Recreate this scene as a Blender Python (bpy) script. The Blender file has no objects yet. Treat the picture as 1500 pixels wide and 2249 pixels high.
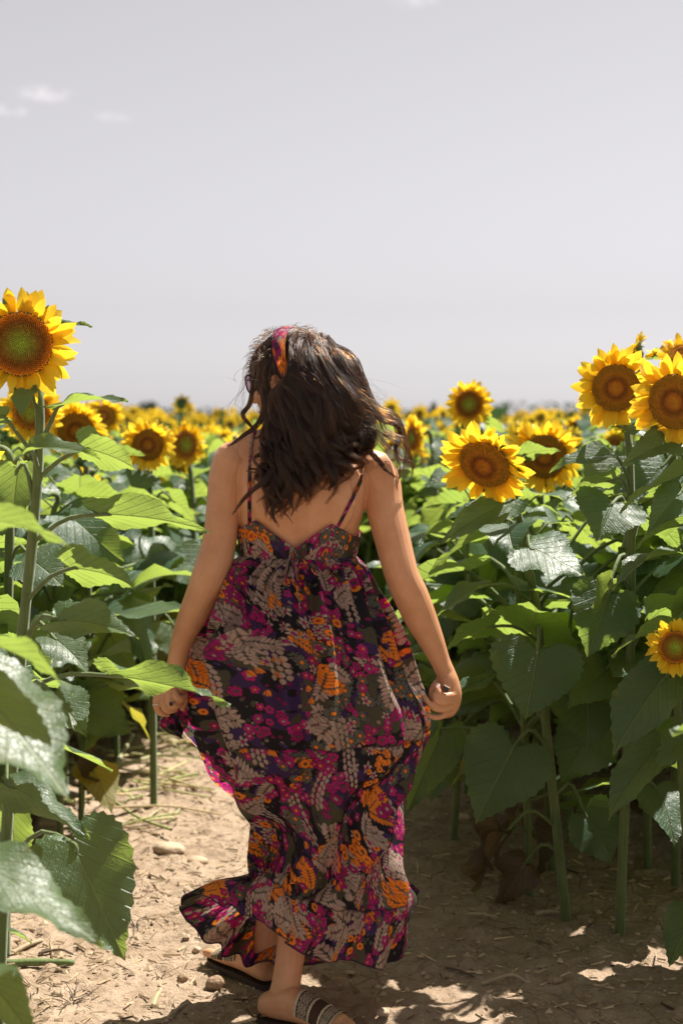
import bpy, math, random
import numpy as np
from mathutils import Vector, Matrix, Quaternion
from mathutils.bvhtree import BVHTree

# ---------------------------------------------------------------- camera, sky, sun, exposure
SC = bpy.context.scene
COL = SC.collection
rad = math.radians
FPX = 50.0 / 36.0 * 2249.0
CAM_H = 1.43
TILT = math.atan(209.5 / FPX)
cam_d = bpy.data.cameras.new("camera")
cam = bpy.data.objects.new("camera", cam_d)
COL.objects.link(cam)
cam_d.sensor_fit = 'VERTICAL'
cam_d.sensor_height = 36.0
cam_d.sensor_width = 24.0
cam_d.lens = 50.0
cam_d.clip_start = 0.05
cam_d.clip_end = 6000.0
cam.location = (0, 0, CAM_H)
cam.rotation_euler = (math.pi / 2 - TILT, 0, 0)
cam_d.dof.use_dof = True
cam_d.dof.focus_distance = 3.42
cam_d.dof.aperture_fstop = 2.9
SC.camera = cam

SUN_EL, SUN_AZ = rad(61), rad(45)          # azimuth measured from +Y towards +X
SUN_DIR = Vector((math.sin(SUN_AZ) * math.cos(SUN_EL), math.cos(SUN_AZ) * math.cos(SUN_EL), math.sin(SUN_EL)))
sun_d = bpy.data.lights.new("sun", 'SUN')
sun_d.energy = 5.0
sun_d.angle = rad(0.53)
sun_d.color = (1.0, 0.945, 0.86)
sun = bpy.data.objects.new("sun", sun_d)
COL.objects.link(sun)
sun.rotation_euler = SUN_DIR.to_track_quat('Z', 'Y').to_euler()
sun.location = (3, 6, 12)

W = bpy.data.worlds.new("World")
SC.world = W
W.use_nodes = True
wn, wl = W.node_tree.nodes, W.node_tree.links
for n in list(wn):
    wn.remove(n)
w_out = wn.new('ShaderNodeOutputWorld')
w_bg = wn.new('ShaderNodeBackground')
w_sky = wn.new('ShaderNodeTexSky')
w_sky.sky_type = 'NISHITA'
w_sky.sun_disc = False
w_sky.sun_elevation = SUN_EL
w_sky.sun_rotation = SUN_AZ
w_sky.air_density = 1.0
w_sky.dust_density = 0.6
w_sky.ozone_density = 1.0
w_hsv = wn.new('ShaderNodeHueSaturation')     # a milky summer sky: little colour left in it
w_hsv.inputs['Saturation'].default_value = 0.07
w_mix = wn.new('ShaderNodeMix')
w_mix.data_type = 'RGBA'
w_mix.blend_type = 'MIX'
w_mix.inputs[0].default_value = 0.10
w_mix.inputs[7].default_value = (7.0, 6.75, 7.05, 1)
w_bg.inputs['Strength'].default_value = 0.0475
wl.new(w_sky.outputs[0], w_hsv.inputs['Color'])
wl.new(w_hsv.outputs[0], w_mix.inputs[6])
# a few thin clouds low in the sky: soft noise inside small windows of direction
w_geo = wn.new('ShaderNodeTexCoord')
w_noise = wn.new('ShaderNodeTexNoise')
w_noise.inputs['Scale'].default_value = 70.0
w_noise.inputs['Detail'].default_value = 6.0
w_map = wn.new('ShaderNodeMapping')
w_map.inputs['Scale'].default_value = (1, 1, 2.2)
wl.new(w_geo.outputs['Generated'], w_map.inputs['Vector'])
wl.new(w_map.outputs[0], w_noise.inputs['Vector'])


def pix_dir(px, py):
    k = (1124.5 - py) / FPX
    v = Vector(((px - 750) / FPX, math.cos(TILT) + k * math.sin(TILT), -math.sin(TILT) + k * math.cos(TILT)))
    return v.normalized()


cloud_sum = None
for px, py, rx, rz, s in ((100, 207, .020, .0058, .9), (8, 240, .008, .004, .8), (42, 244, .008, .004, .6), (250, 257, .014, .004, .4), (905, -2, .018, .006, .9)):
    d = pix_dir(px, py)
    sub = wn.new('ShaderNodeVectorMath'); sub.operation = 'SUBTRACT'
    sub.inputs[1].default_value = d
    wl.new(w_geo.outputs['Generated'], sub.inputs[0])
    mul = wn.new('ShaderNodeVectorMath'); mul.operation = 'MULTIPLY'
    mul.inputs[1].default_value = (1 / rx, 1 / rx, 1 / rz)
    wl.new(sub.outputs[0], mul.inputs[0])
    ln = wn.new('ShaderNodeVectorMath'); ln.operation = 'LENGTH'
    wl.new(mul.outputs[0], ln.inputs[0])
    mr = wn.new('ShaderNodeMapRange'); mr.interpolation_type = 'SMOOTHSTEP'
    mr.inputs[1].default_value = 1.25; mr.inputs[2].default_value = 0.0
    mr.inputs[3].default_value = 0.0; mr.inputs[4].default_value = s
    wl.new(ln.outputs['Value'], mr.inputs[0])
    if cloud_sum is None:
        cloud_sum = mr.outputs[0]
    else:
        ad = wn.new('ShaderNodeMath'); ad.operation = 'ADD'
        wl.new(cloud_sum, ad.inputs[0]); wl.new(mr.outputs[0], ad.inputs[1])
        cloud_sum = ad.outputs[0]
c_mr = wn.new('ShaderNodeMapRange')
c_mr.inputs[1].default_value = 0.40; c_mr.inputs[2].default_value = 0.62
wl.new(w_noise.outputs[0], c_mr.inputs[0])
c_mul = wn.new('ShaderNodeMath'); c_mul.operation = 'MULTIPLY'; c_mul.use_clamp = True
wl.new(cloud_sum, c_mul.inputs[0]); wl.new(c_mr.outputs[0], c_mul.inputs[1])
w_cloud = wn.new('ShaderNodeMix'); w_cloud.data_type = 'RGBA'
wl.new(c_mul.outputs[0], w_cloud.inputs[0])
wl.new(w_mix.outputs[2], w_cloud.inputs[6])
w_cloud.inputs[7].default_value = (9.2, 8.9, 8.9, 1)
w_tint = wn.new('ShaderNodeMix'); w_tint.data_type = 'RGBA'; w_tint.blend_type = 'MULTIPLY'; w_tint.inputs[0].default_value = 1.0
w_tint.inputs[7].default_value = (0.985, 0.957, 0.98, 1)
wl.new(w_cloud.outputs[2], w_tint.inputs[6])
wl.new(w_tint.outputs[2], w_bg.inputs['Color'])
wl.new(w_bg.outputs[0], w_out.inputs[0])

SC.render.engine = 'CYCLES'
SC.view_settings.view_transform = 'Standard'
SC.view_settings.look = 'None'
SC.view_settings.exposure = 1.25
SC.view_settings.gamma = 1.0
SC.view_settings.use_curve_mapping = False
SC.cycles.use_denoising = True
SC.cycles.max_bounces = 8
SC.cycles.transparent_max_bounces = 8
SC.cycles.diffuse_bounces = 4
SC.cycles.glossy_bounces = 3
SC.cycles.transmission_bounces = 6
SC.cycles.sample_clamp_indirect = 6.0


# ---------------------------------------------------------------- helpers
def at(px, py, d):
    """point of the place at distance d (metres along +Y) seen at photo pixel px, py"""
    k = (1124.5 - py) / FPX
    dep = d / (math.cos(TILT) + k * math.sin(TILT))
    return np.array(((px - 750) / FPX * dep, d, CAM_H + dep * (-math.sin(TILT) + k * math.cos(TILT))))


def ground_at(px, py):
    k = (1124.5 - py) / FPX
    s = -math.sin(TILT) + k * math.cos(TILT)
    dep = -CAM_H / s
    return np.array(((px - 750) / FPX * dep, dep * (math.cos(TILT) + k * math.sin(TILT)), 0.0))


def nrm(v):
    v = np.asarray(v, float)
    return v / (np.linalg.norm(v) + 1e-12)


def mesh(name, V, faces, mats=(), uv=None, col=None, smooth=True, midx=None):
    """faces: list of index arrays (n,3) or (n,4); uv and col are per vertex; midx one array per face array"""
    V = np.asarray(V, np.float32)
    if isinstance(faces, np.ndarray):
        faces = [faces]
    faces = [np.asarray(f, np.int32) for f in faces if len(f)]
    me = bpy.data.meshes.new(name)
    me.vertices.add(len(V))
    me.vertices.foreach_set('co', V.ravel())
    loops = np.concatenate([f.ravel() for f in faces])
    sizes = np.concatenate([np.full(len(f), f.shape[1], np.int32) for f in faces])
    me.loops.add(len(loops))
    me.loops.foreach_set('vertex_index', loops)
    me.polygons.add(len(sizes))
    me.polygons.foreach_set('loop_start', np.concatenate(([0], np.cumsum(sizes)[:-1])).astype(np.int32))
    me.polygons.foreach_set('loop_total', sizes)
    me.polygons.foreach_set('use_smooth', np.full(len(sizes), bool(smooth)))
    for m in mats:
        me.materials.append(m)
    if midx is not None:
        me.polygons.foreach_set('material_index', np.concatenate([np.asarray(a, np.int32) for a in midx]))
    if uv is not None:
        l = me.uv_layers.new(name='UVMap')
        l.data.foreach_set('uv', np.asarray(uv, np.float32)[loops].ravel())
    if col is not None:
        c = np.ones((len(V), 4), np.float32)
        c[:, :3] = col
        a = me.color_attributes.new('Col', 'FLOAT_COLOR', 'POINT')
        a.data.foreach_set('color', c.ravel())
    me.update(calc_edges=True)
    return me


def obj(name, me, parent=None, loc=(0, 0, 0), rot=None, scale=None):
    o = bpy.data.objects.new(name, me)
    COL.objects.link(o)
    o.location = Vector([float(c) for c in loc])
    if rot is not None:
        o.rotation_mode = 'QUATERNION'
        o.rotation_quaternion = rot
    if scale is not None:
        o.scale = (scale,) * 3 if isinstance(scale, (int, float)) else scale
    if parent is not None:
        o.parent = parent
    return o


def tag(o, label=None, cat=None, group=None, kind=None):
    if label: o['label'] = label
    if cat: o['category'] = cat
    if group: o['group'] = group
    if kind: o['kind'] = kind
    return o


def thing(name, label, cat, loc=(0, 0, 0), group=None, rz=0.0):
    o = bpy.data.objects.new(name, None)
    COL.objects.link(o)
    o.empty_display_size = 0.1
    o.location = Vector([float(c) for c in loc])
    o.rotation_euler = (0, 0, rz)
    return tag(o, label, cat, group)


class MB:
    """collects pieces of geometry into one mesh"""
    def __init__(s):
        s.V = []; s.T = []; s.Q = []; s.tm = []; s.qm = []; s.U = []; s.C = []; s.n = 0

    def add(s, V, F, m=0, uv=None, col=None):
        V = np.asarray(V, float); F = np.asarray(F, int)
        s.V.append(V)
        (s.T if F.shape[1] == 3 else s.Q).append(F + s.n)
        (s.tm if F.shape[1] == 3 else s.qm).append(np.full(len(F), m))
        s.U.append(np.zeros((len(V), 2)) if uv is None else np.asarray(uv, float))
        s.C.append(np.ones((len(V), 3)) if col is None else np.broadcast_to(np.asarray(col, float), (len(V), 3)))
        s.n += len(V)

    def mesh(s, name, mats, smooth=True, col=False, uv=True):
        f = []; m = []
        if s.T: f.append(np.concatenate(s.T)); m.append(np.concatenate(s.tm))
        if s.Q: f.append(np.concatenate(s.Q)); m.append(np.concatenate(s.qm))
        return mesh(name, np.concatenate(s.V), f, mats, np.concatenate(s.U) if uv else None,
                    np.concatenate(s.C) if col else None, smooth, m)


def grid_faces(nr, nc, wrap=False):
    c = np.arange(nc if wrap else nc - 1)
    r = np.arange(nr - 1)
    R, Cc = np.meshgrid(r, c, indexing='ij')
    a = R * nc + Cc
    b = R * nc + (Cc + 1) % nc
    return np.stack([a, b, b + nc, a + nc], -1).reshape(-1, 4)


def frames(P):
    """tangent, side, up frames along a polyline, twisting as little as possible"""
    P = np.asarray(P, float)
    T = np.gradient(P, axis=0)
    T /= np.linalg.norm(T, axis=1, keepdims=True) + 1e-12
    N = np.zeros_like(P)
    ref = np.array((1.0, 0, 0)) if abs(T[0, 0]) < 0.8 else np.array((0, 1.0, 0))
    n = nrm(ref - T[0] * ref.dot(T[0]))
    for i in range(len(P)):
        n = nrm(n - T[i] * n.dot(T[i]))
        N[i] = n
    return T, N, np.cross(T, N)


def tube(P, R, sides=8, cap=True, ell=None):
    P = np.asarray(P, float)
    R = np.broadcast_to(np.asarray(R, float), (len(P),))
    T, N, B = frames(P)
    a = np.arange(sides) / sides * 2 * np.pi
    V = P[:, None] + R[:, None, None] * (np.cos(a)[None, :, None] * N[:, None] + np.sin(a)[None, :, None] * B[:, None])
    V = V.reshape(-1, 3)
    F = grid_faces(len(P), sides, True)
    return V, F


def capped(P, R, sides=8):
    """tube with rounded ends (extra shrinking rings), quads only plus collapsed tips"""
    P = np.asarray(P, float); R = np.broadcast_to(np.asarray(R, float), (len(P),)).astype(float)
    d0 = nrm(P[0] - P[1]); d1 = nrm(P[-1] - P[-2])
    k = (0.98, 0.82, 0.5)
    pre = [P[0] + d0 * R[0] * c for c in k]; pr = [R[0] * math.sqrt(max(1 - c * c, 0.0004)) for c in k]
    post = [P[-1] + d1 * R[-1] * c for c in k[::-1]]; qr = [R[-1] * math.sqrt(max(1 - c * c, 0.0004)) for c in k[::-1]]
    return tube(np.vstack([pre, P, post]), np.concatenate([pr, R, qr]), sides)


def spline(pts, n):
    """Catmull-Rom through the points, n samples, evenly in parameter"""
    P = np.asarray(pts, float)
    if P.ndim == 1: P = P[:, None]
    m = len(P)
    if m == 2:
        t = np.linspace(0, 1, n)[:, None]
        return P[0] * (1 - t) + P[1] * t
    E = np.vstack([2 * P[0] - P[1], P, 2 * P[-1] - P[-2]])
    t = np.linspace(0, m - 1, n)
    i = np.minimum(t.astype(int), m - 2)
    f = (t - i)[:, None]
    a, b, c, d = E[i], E[i + 1], E[i + 2], E[i + 3]
    return 0.5 * (2 * b + (c - a) * f + (2 * a - 5 * b + 4 * c - d) * f ** 2 + (3 * b - a - 3 * c + d) * f ** 3)


_hash_r = np.random.RandomState(7)
_perm = _hash_r.permutation(4096)
_val = _hash_r.rand(4096)


def vnoise(x, y, seed=0):
    xi = np.floor(x).astype(int); yi = np.floor(y).astype(int)
    fx = x - xi; fy = y - yi
    fx = fx * fx * (3 - 2 * fx); fy = fy * fy * (3 - 2 * fy)
    def h(a, b):
        return _val[_perm[(_perm[(a + seed * 131) & 4095] + b) & 4095]]
    return (h(xi, yi) * (1 - fx) + h(xi + 1, yi) * fx) * (1 - fy) + (h(xi, yi + 1) * (1 - fx) + h(xi + 1, yi + 1) * fx) * fy


def fbm(x, y, oct=4, seed=0):
    s = 0; a = 0.5
    for o in range(oct):
        s = s + a * (vnoise(x, y, seed + o) - 0.5)
        x = x * 2.03 + 11.3; y = y * 2.03 + 5.7; a *= 0.5
    return s


# ---------------------------------------------------------------- materials
class NT:
    def __init__(s, name):
        s.m = bpy.data.materials.new(name)
        s.m.use_nodes = True
        s.t = s.m.node_tree
        s.t.nodes.clear()
        s.out = s.t.nodes.new('ShaderNodeOutputMaterial')

    def n(s, typ, **kw):
        nd = s.t.nodes.new('ShaderNode' + typ)
        for k, v in kw.items():
            setattr(nd, k, v)
        return nd

    def link(s, a, b):
        s.t.links.new(a, b)

    def put(s, sock, v):
        if isinstance(v, bpy.types.NodeSocket): s.link(v, sock)
        else: sock.default_value = v if not isinstance(v, tuple) or len(v) != 3 or sock.type == 'VECTOR' else (*v, 1)

    def math(s, op, a, b=None, c=None, clamp=False):
        nd = s.n('Math', operation=op, use_clamp=clamp)
        s.put(nd.inputs[0], a)
        if b is not None: s.put(nd.inputs[1], b)
        if c is not None: s.put(nd.inputs[2], c)
        return nd.outputs[0]

    def mix(s, f, a, b, blend='MIX'):
        nd = s.n('Mix', data_type='RGBA', blend_type=blend)
        s.put(nd.inputs[0], f); s.put(nd.inputs[6], a); s.put(nd.inputs[7], b)
        return nd.outputs[2]

    def ramp(s, f, stops):
        nd = s.n('ValToRGB')
        e = nd.color_ramp.elements
        while len(e) < len(stops): e.new(0.5)
        for el, (p, c) in zip(e, stops):
            el.position = p; el.color = (*c, 1)
        s.put(nd.inputs[0], f)
        return nd.outputs[0]

    def noise(s, scale, detail=4, rough=0.55, vec=None, w=False):
        nd = s.n('TexNoise')
        nd.inputs['Scale'].default_value = scale
        nd.inputs['Detail'].default_value = detail
        nd.inputs['Roughness'].default_value = rough
        if vec is not None: s.link(vec, nd.inputs['Vector'])
        return nd.outputs[0]

    def range(s, v, a, b, c=0.0, d=1.0, smooth=False):
        nd = s.n('MapRange')
        if smooth: nd.interpolation_type = 'SMOOTHSTEP'
        s.put(nd.inputs[0], v)
        for i, q in enumerate((a, b, c, d)): nd.inputs[i + 1].default_value = q
        return nd.outputs[0]

    def bump(s, h, strength=0.3, dist=0.01):
        nd = s.n('Bump')
        nd.inputs['Strength'].default_value = strength
        nd.inputs['Distance'].default_value = dist
        s.link(h, nd.inputs['Height'])
        return nd.outputs[0]

    def bsdf(s, color, rough=0.6, spec=0.4, normal=None, **kw):
        b = s.n('BsdfPrincipled')
        s.put(b.inputs['Base Color'], color)
        s.put(b.inputs['Roughness'], rough)
        s.put(b.inputs['Specular IOR Level'], spec)
        if normal is not None: s.link(normal, b.inputs['Normal'])
        for k, v in kw.items(): s.put(b.inputs[k.replace('_', ' ')], v)
        return b.outputs[0]

    def transl(s, color, normal=None):
        b = s.n('BsdfTranslucent')
        s.put(b.inputs['Color'], color)
        if normal is not None: s.link(normal, b.inputs['Normal'])
        return b.outputs[0]

    def mixs(s, f, a, b):
        nd = s.n('MixShader')
        s.put(nd.inputs[0], f); s.link(a, nd.inputs[1]); s.link(b, nd.inputs[2])
        return nd.outputs[0]

    def done(s, sh):
        s.link(sh, s.out.inputs['Surface'])
        return s.m


def obj_coord(k):
    return k.n('TexCoord').outputs['Object']


def rnd_obj(k):
    return k.n('ObjectInfo').outputs['Random']


def mat_leaf(name, top, under, trans, far=False, dry=0.0):
    k = NT(name)
    uvn = k.n('UVMap').outputs[0]
    sep = k.n('SeparateXYZ'); k.link(uvn, sep.inputs[0])
    x, y = sep.outputs[0], sep.outputs[1]
    ay = k.math('ABSOLUTE', y)
    oc = obj_coord(k)
    r = rnd_obj(k)
    big = k.noise(9.0, 4, 0.6, oc)
    fine = k.noise(75.0, 3, 0.6, oc)
    # veins: midrib, two strong basal veins and the curved laterals
    mid = k.range(ay, 0.005, 0.020, 1, 0, True)
    s = k.math('SUBTRACT', x, k.math('MULTIPLY', k.math('POWER', ay, 0.9), 0.95))
    saw = k.math('ABSOLUTE', k.math('SUBTRACT', k.math('FRACT', k.math('MULTIPLY', s, 6.5)), 0.5))
    lat = k.range(saw, 0.02, 0.09, 1, 0, True)
    lat = k.math('MULTIPLY', lat, k.range(ay, 0.30, 0.47, 1.0, 0.2))
    vor = k.n('TexVoronoi', feature='DISTANCE_TO_EDGE')
    vor.inputs['Scale'].default_value = 26.0
    k.link(uvn, vor.inputs['Vector'])
    cell = k.range(vor.outputs['Distance'], 0.0, 0.12, 1, 0, True)
    vein = k.math('MAXIMUM', mid, k.math('MULTIPLY', lat, 0.75))
    vein_all = k.math('MAXIMUM', vein, k.math('MULTIPLY', cell, 0.10))
    tone = k.math('ADD', k.math('MULTIPLY', big, 0.8), k.math('MULTIPLY', r, 0.55))
    tcol = k.mix(k.range(tone, 0.25, 1.05), top, tuple(c * f for c, f in zip(top, (1.9, 1.55, 1.35))))
    ucol = k.mix(k.range(tone, 0.25, 1.05), under, tuple(c * 1.3 for c in under))
    # worn and yellowed spots near the margin
    spot = k.math('MULTIPLY', k.range(k.noise(15.0, 5, 0.7, oc), 0.58, 0.70), k.range(ay, 0.05, 0.40))
    tcol = k.mix(k.math('MULTIPLY', spot, 0.6 + dry), tcol, (0.22, 0.16, 0.05))
    tcol = k.mix(k.math('MULTIPLY', vein, 0.62), tcol, (0.20, 0.25, 0.11))
    ucol = k.mix(k.math('MULTIPLY', vein, 0.5), ucol, (0.30, 0.36, 0.17))
    back = k.n('NewGeometry').outputs['Backfacing']
    col = k.mix(back, tcol, ucol)
    hgt = k.math('ADD', k.math('MULTIPLY', vein_all, -1.0), k.math('MULTIPLY', fine, 0.12))
    hgt = k.math('ADD', hgt, k.math('MULTIPLY', k.noise(14.0, 2, 0.5, oc), 0.45))
    nm = k.bump(hgt, 0.7, 0.006)
    rough = k.range(fine, 0.3, 0.75, 0.38, 0.50)
    b = k.bsdf(col, rough, k.mix(back, (0.68,) * 3, (0.25,) * 3), nm)
    tc = k.mix(k.math('MULTIPLY', vein, 0.55), k.mix(k.range(tone, 0.25, 1.05), trans, tuple(c * f for c, f in zip(trans, (1.25, 1.12, 1.0)))), (0.20, 0.24, 0.05))
    return k.done(k.mixs(0.48, b, k.transl(tc, nm)))


M = {}
M['leaf'] = mat_leaf('sunflower_leaf', (0.022, 0.066, 0.036), (0.080, 0.138, 0.062), (0.30, 0.425, 0.075))
M['leaf_dry'] = mat_leaf('withered_leaf', (0.075, 0.052, 0.030), (0.11, 0.078, 0.045), (0.13, 0.08, 0.03), dry=0.4)
M['leaf_yellow'] = mat_leaf('yellowing_leaf', (0.11, 0.12, 0.03), (0.16, 0.16, 0.05), (0.42, 0.38, 0.04), dry=0.5)


def mat_stem(name, a, b):
    k = NT(name)
    oc = obj_coord(k)
    mp = k.n('Mapping'); mp.inputs['Scale'].default_value = (60, 60, 3)
    k.link(oc, mp.inputs['Vector'])
    st = k.noise(2.0, 3, 0.6, mp.outputs[0])
    bl = k.noise(14.0, 4, 0.6, oc)
    col = k.mix(k.range(k.math('ADD', st, bl), 0.7, 1.3), a, b)
    nm = k.bump(k.math('ADD', st, k.math('MULTIPLY', k.noise(300, 2, 0.6, oc), 0.4)), 0.5, 0.003)
    s = k.bsdf(col, 0.62, 0.3, nm, Sheen_Weight=0.35, Sheen_Roughness=0.4)
    return k.done(k.mixs(0.10, s, k.transl((0.22, 0.30, 0.06))))


M['stem'] = mat_stem('hairy_green_stem', (0.085, 0.125, 0.036), (0.15, 0.195, 0.065))
M['stalk'] = mat_stem('cut_stalk', (0.26, 0.25, 0.11), (0.42, 0.38, 0.20))
M['straw'] = mat_stem('dry_straw', (0.27, 0.19, 0.11), (0.46, 0.36, 0.23))
M['rootlet'] = mat_stem('dead_plant_matter', (0.07, 0.045, 0.028), (0.16, 0.105, 0.062))


def mat_petal():
    k = NT('sunflower_petal')
    uvn = k.n('UVMap').outputs[0]
    sep = k.n('SeparateXYZ'); k.link(uvn, sep.inputs[0])
    r = rnd_obj(k)
    lines = k.n('TexNoise'); lines.inputs['Scale'].default_value = 1.0; lines.inputs['Detail'].default_value = 3
    mp = k.n('Mapping'); mp.inputs['Scale'].default_value = (2.0, 38.0, 1.0)
    k.link(uvn, mp.inputs['Vector']); k.link(mp.outputs[0], lines.inputs['Vector'])
    base = k.ramp(sep.outputs[0], ((0.0, (0.74, 0.32, 0.008)), (0.3, (0.91, 0.62, 0.022)), (1.0, (0.95, 0.74, 0.06))))
    col = k.mix(k.range(lines.outputs[0], 0.35, 0.7, 0.0, 0.3), base, (0.68, 0.32, 0.008))
    col = k.mix(k.math('MULTIPLY', r, 0.2), col, (0.86, 0.45, 0.01))
    nm = k.bump(lines.outputs[0], 0.35, 0.002)
    b = k.bsdf(col, 0.5, 0.25, nm)
    t = k.transl(k.mix(0.0, col, col), nm)
    hs = k.n('HueSaturation'); hs.inputs['Saturation'].default_value = 1.0; hs.inputs['Value'].default_value = 1.0
    k.link(col, hs.inputs['Color'])
    return k.done(k.mixs(0.5, b, k.transl(hs.outputs[0], nm)))


M['petal'] = mat_petal()


def mat_attr(name, rough=0.7, spec=0.2, trans=0.0, noise=0.25, nscale=60, bump=0.0, tgain=1.0, bdist=0.001):
    k = NT(name)
    a = k.n('Attribute'); a.attribute_name = 'Col'
    oc = obj_coord(k)
    nz = k.noise(nscale, 4, 0.6, oc)
    f = k.range(nz, 0.3, 0.7, 1 - noise, 1 + noise)
    col = k.mix(1.0, a.outputs['Color'], k.mix(0.0, f, f), 'MULTIPLY')
    nm = k.bump(nz, bump, bdist) if bump else None
    b = k.bsdf(col, rough, spec, nm)
    if trans:
        tc = k.mix(1.0, a.outputs['Color'], (tgain,) * 3, 'MULTIPLY')
        b = k.mixs(trans, b, k.transl(tc, nm))
    return k.done(b)


M['disc'] = mat_attr('flower_disc', 0.75, 0.15, 0.0, 0.25, 260)
M['far'] = mat_attr('far_plants', 0.55, 0.3, 0.35, 0.25, 3.0)


def mat_simple(name, col, rough=0.6, spec=0.3, noise=0.2, nscale=40, bump=0.0, metallic=0.0, bdist=0.002):
    k = NT(name)
    oc = obj_coord(k)
    nz = k.noise(nscale, 4, 0.6, oc)
    c = k.mix(k.range(nz, 0.3, 0.7), tuple(v * (1 - noise) for v in col), tuple(min(v * (1 + noise), 1) for v in col))
    nm = k.bump(nz, bump, bdist) if bump else None
    return k.done(k.bsdf(c, rough, spec, nm, Metallic=metallic))


M['calyx'] = mat_simple('calyx_green', (0.085, 0.135, 0.04), 0.6, 0.25, 0.35, 50, 0.2)
M['stone'] = mat_simple('field_stone', (0.40, 0.30, 0.21), 0.85, 0.15, 0.25, 30, 0.6, bdist=0.004)
M['clod'] = mat_simple('soil_clod', (0.27, 0.185, 0.12), 0.95, 0.05, 0.35, 60, 0.8, bdist=0.006)


def mat_ground():
    k = NT('dry_field_soil')
    p = k.n('NewGeometry').outputs['Position']
    n1 = k.noise(1.3, 5, 0.6, p)
    n2 = k.noise(11.0, 6, 0.65, p)
    n3 = k.noise(60.0, 5, 0.7, p)
    n4 = k.noise(240.0, 3, 0.7, p)
    c = k.mix(k.range(n2, 0.3, 0.7), (0.29, 0.203, 0.138), (0.48, 0.368, 0.268))
    c = k.mix(k.range(n1, 0.35, 0.7, 0.0, 0.4), c, (0.36, 0.26, 0.17))
    c = k.mix(k.range(n3, 0.54, 0.68, 0.0, 0.65), c, (0.13, 0.083, 0.05))
    c = k.mix(k.range(n4, 0.62, 0.72, 0.0, 0.5), c, (0.52, 0.42, 0.30))
    vor = k.n('TexVoronoi', feature='DISTANCE_TO_EDGE'); vor.inputs['Scale'].default_value = 9.0
    wob = k.n('Mix', data_type='VECTOR'); wob.inputs[0].default_value = 0.06
    k.link(p, wob.inputs[4]); nzc = k.n('TexNoise'); nzc.inputs['Scale'].default_value = 6; k.link(p, nzc.inputs['Vector'])
    k.link(nzc.outputs['Color'], wob.inputs[5]); k.link(wob.outputs[1], vor.inputs['Vector'])
    crack = k.math('MULTIPLY', k.range(vor.outputs['Distance'], 0.0, 0.035, 1, 0), k.range(n1, 0.42, 0.6))
    c = k.mix(k.math('MULTIPLY', crack, 0.55), c, (0.11, 0.072, 0.045))
    h = k.math('ADD', k.math('MULTIPLY', n2, 1.2), k.math('MULTIPLY', n3, 0.8))
    h = k.math('ADD', h, k.math('MULTIPLY', n4, 0.22))
    h = k.math('SUBTRACT', h, k.math('MULTIPLY', crack, 0.5))
    return k.done(k.bsdf(c, 0.92, 0.12, k.bump(h, 0.85, 0.018)))


M['ground'] = mat_ground()
# ---------------------------------------------------------------- the ground: one sheet, fine along the path
def path_edges(y):
    """left and right edge of the bare path at distance y"""
    xl = np.interp(y, (0, 3.0, 4.5, 6.2, 7.2, 9, 11, 14), (-0.95, -0.85, -0.74, -0.61, -0.50, -0.42, -0.40, -0.40))
    xr = np.interp(y, (0, 3.0, 3.9, 4.5, 5.2, 6.5, 9, 11, 14), (0.75, 0.66, 0.56, 0.30, 0.22, 0.10, -0.10, -0.30, -0.38))
    return xl, xr


def ground_h(x, y):
    h = 0.030 * fbm(x * 1.7, y * 1.7, 3, 3) + 0.030 * fbm(x * 7, y * 7, 4, 9)
    c = fbm(x * 17, y * 17, 3, 21)
    h = h + 0.085 * np.maximum(c - 0.08, 0) + 0.016 * fbm(x * 45, y * 45, 2, 33)
    c2 = fbm(x * 5.2 + 4, y * 8.2, 3, 41)
    h = h - 0.05 * np.maximum(c2 - 0.16, 0) - 0.022
    return h * np.clip(1.0 - (np.hypot(x, y) - 14) / 8.0, 0, 1)


def axis(lo, hi, step, far, grow=1.22):
    a = list(np.arange(lo, hi + 1e-6, step))
    s = step
    l, r = [], []
    v = hi
    while v < far:
        s *= grow; v += s; r.append(v)
    s = step; v = lo
    while v > -far:
        s *= grow; v -= s; l.append(v)
    return np.array(l[::-1] + a + r)


gx = axis(-1.5, 1.6, 0.011, 4500)
gy = axis(3.0, 6.8, 0.011, 4500)
GX, GY = np.meshgrid(gx, gy)
GZ = ground_h(GX, GY)
g_me = mesh('ground', np.stack([GX, GY, GZ], -1).reshape(-1, 3), grid_faces(len(gy), len(gx)), [M['ground']])
tag(obj('ground', g_me), 'dry pale cracked soil of the field path between the sunflower rows', kind='structure')


def gz(x, y):
    return float(ground_h(np.array([x]), np.array([y]))[0])


# ---------------------------------------------------------------- sunflower kit
_half = np.array([(0.0, 0.0), (-0.075, 0.065), (-0.150, 0.19), (-0.135, 0.33), (-0.03, 0.445), (0.13, 0.495), (0.32, 0.465), (0.52, 0.36), (0.70, 0.225), (0.86, 0.095), (1.0, 0.0)])


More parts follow.
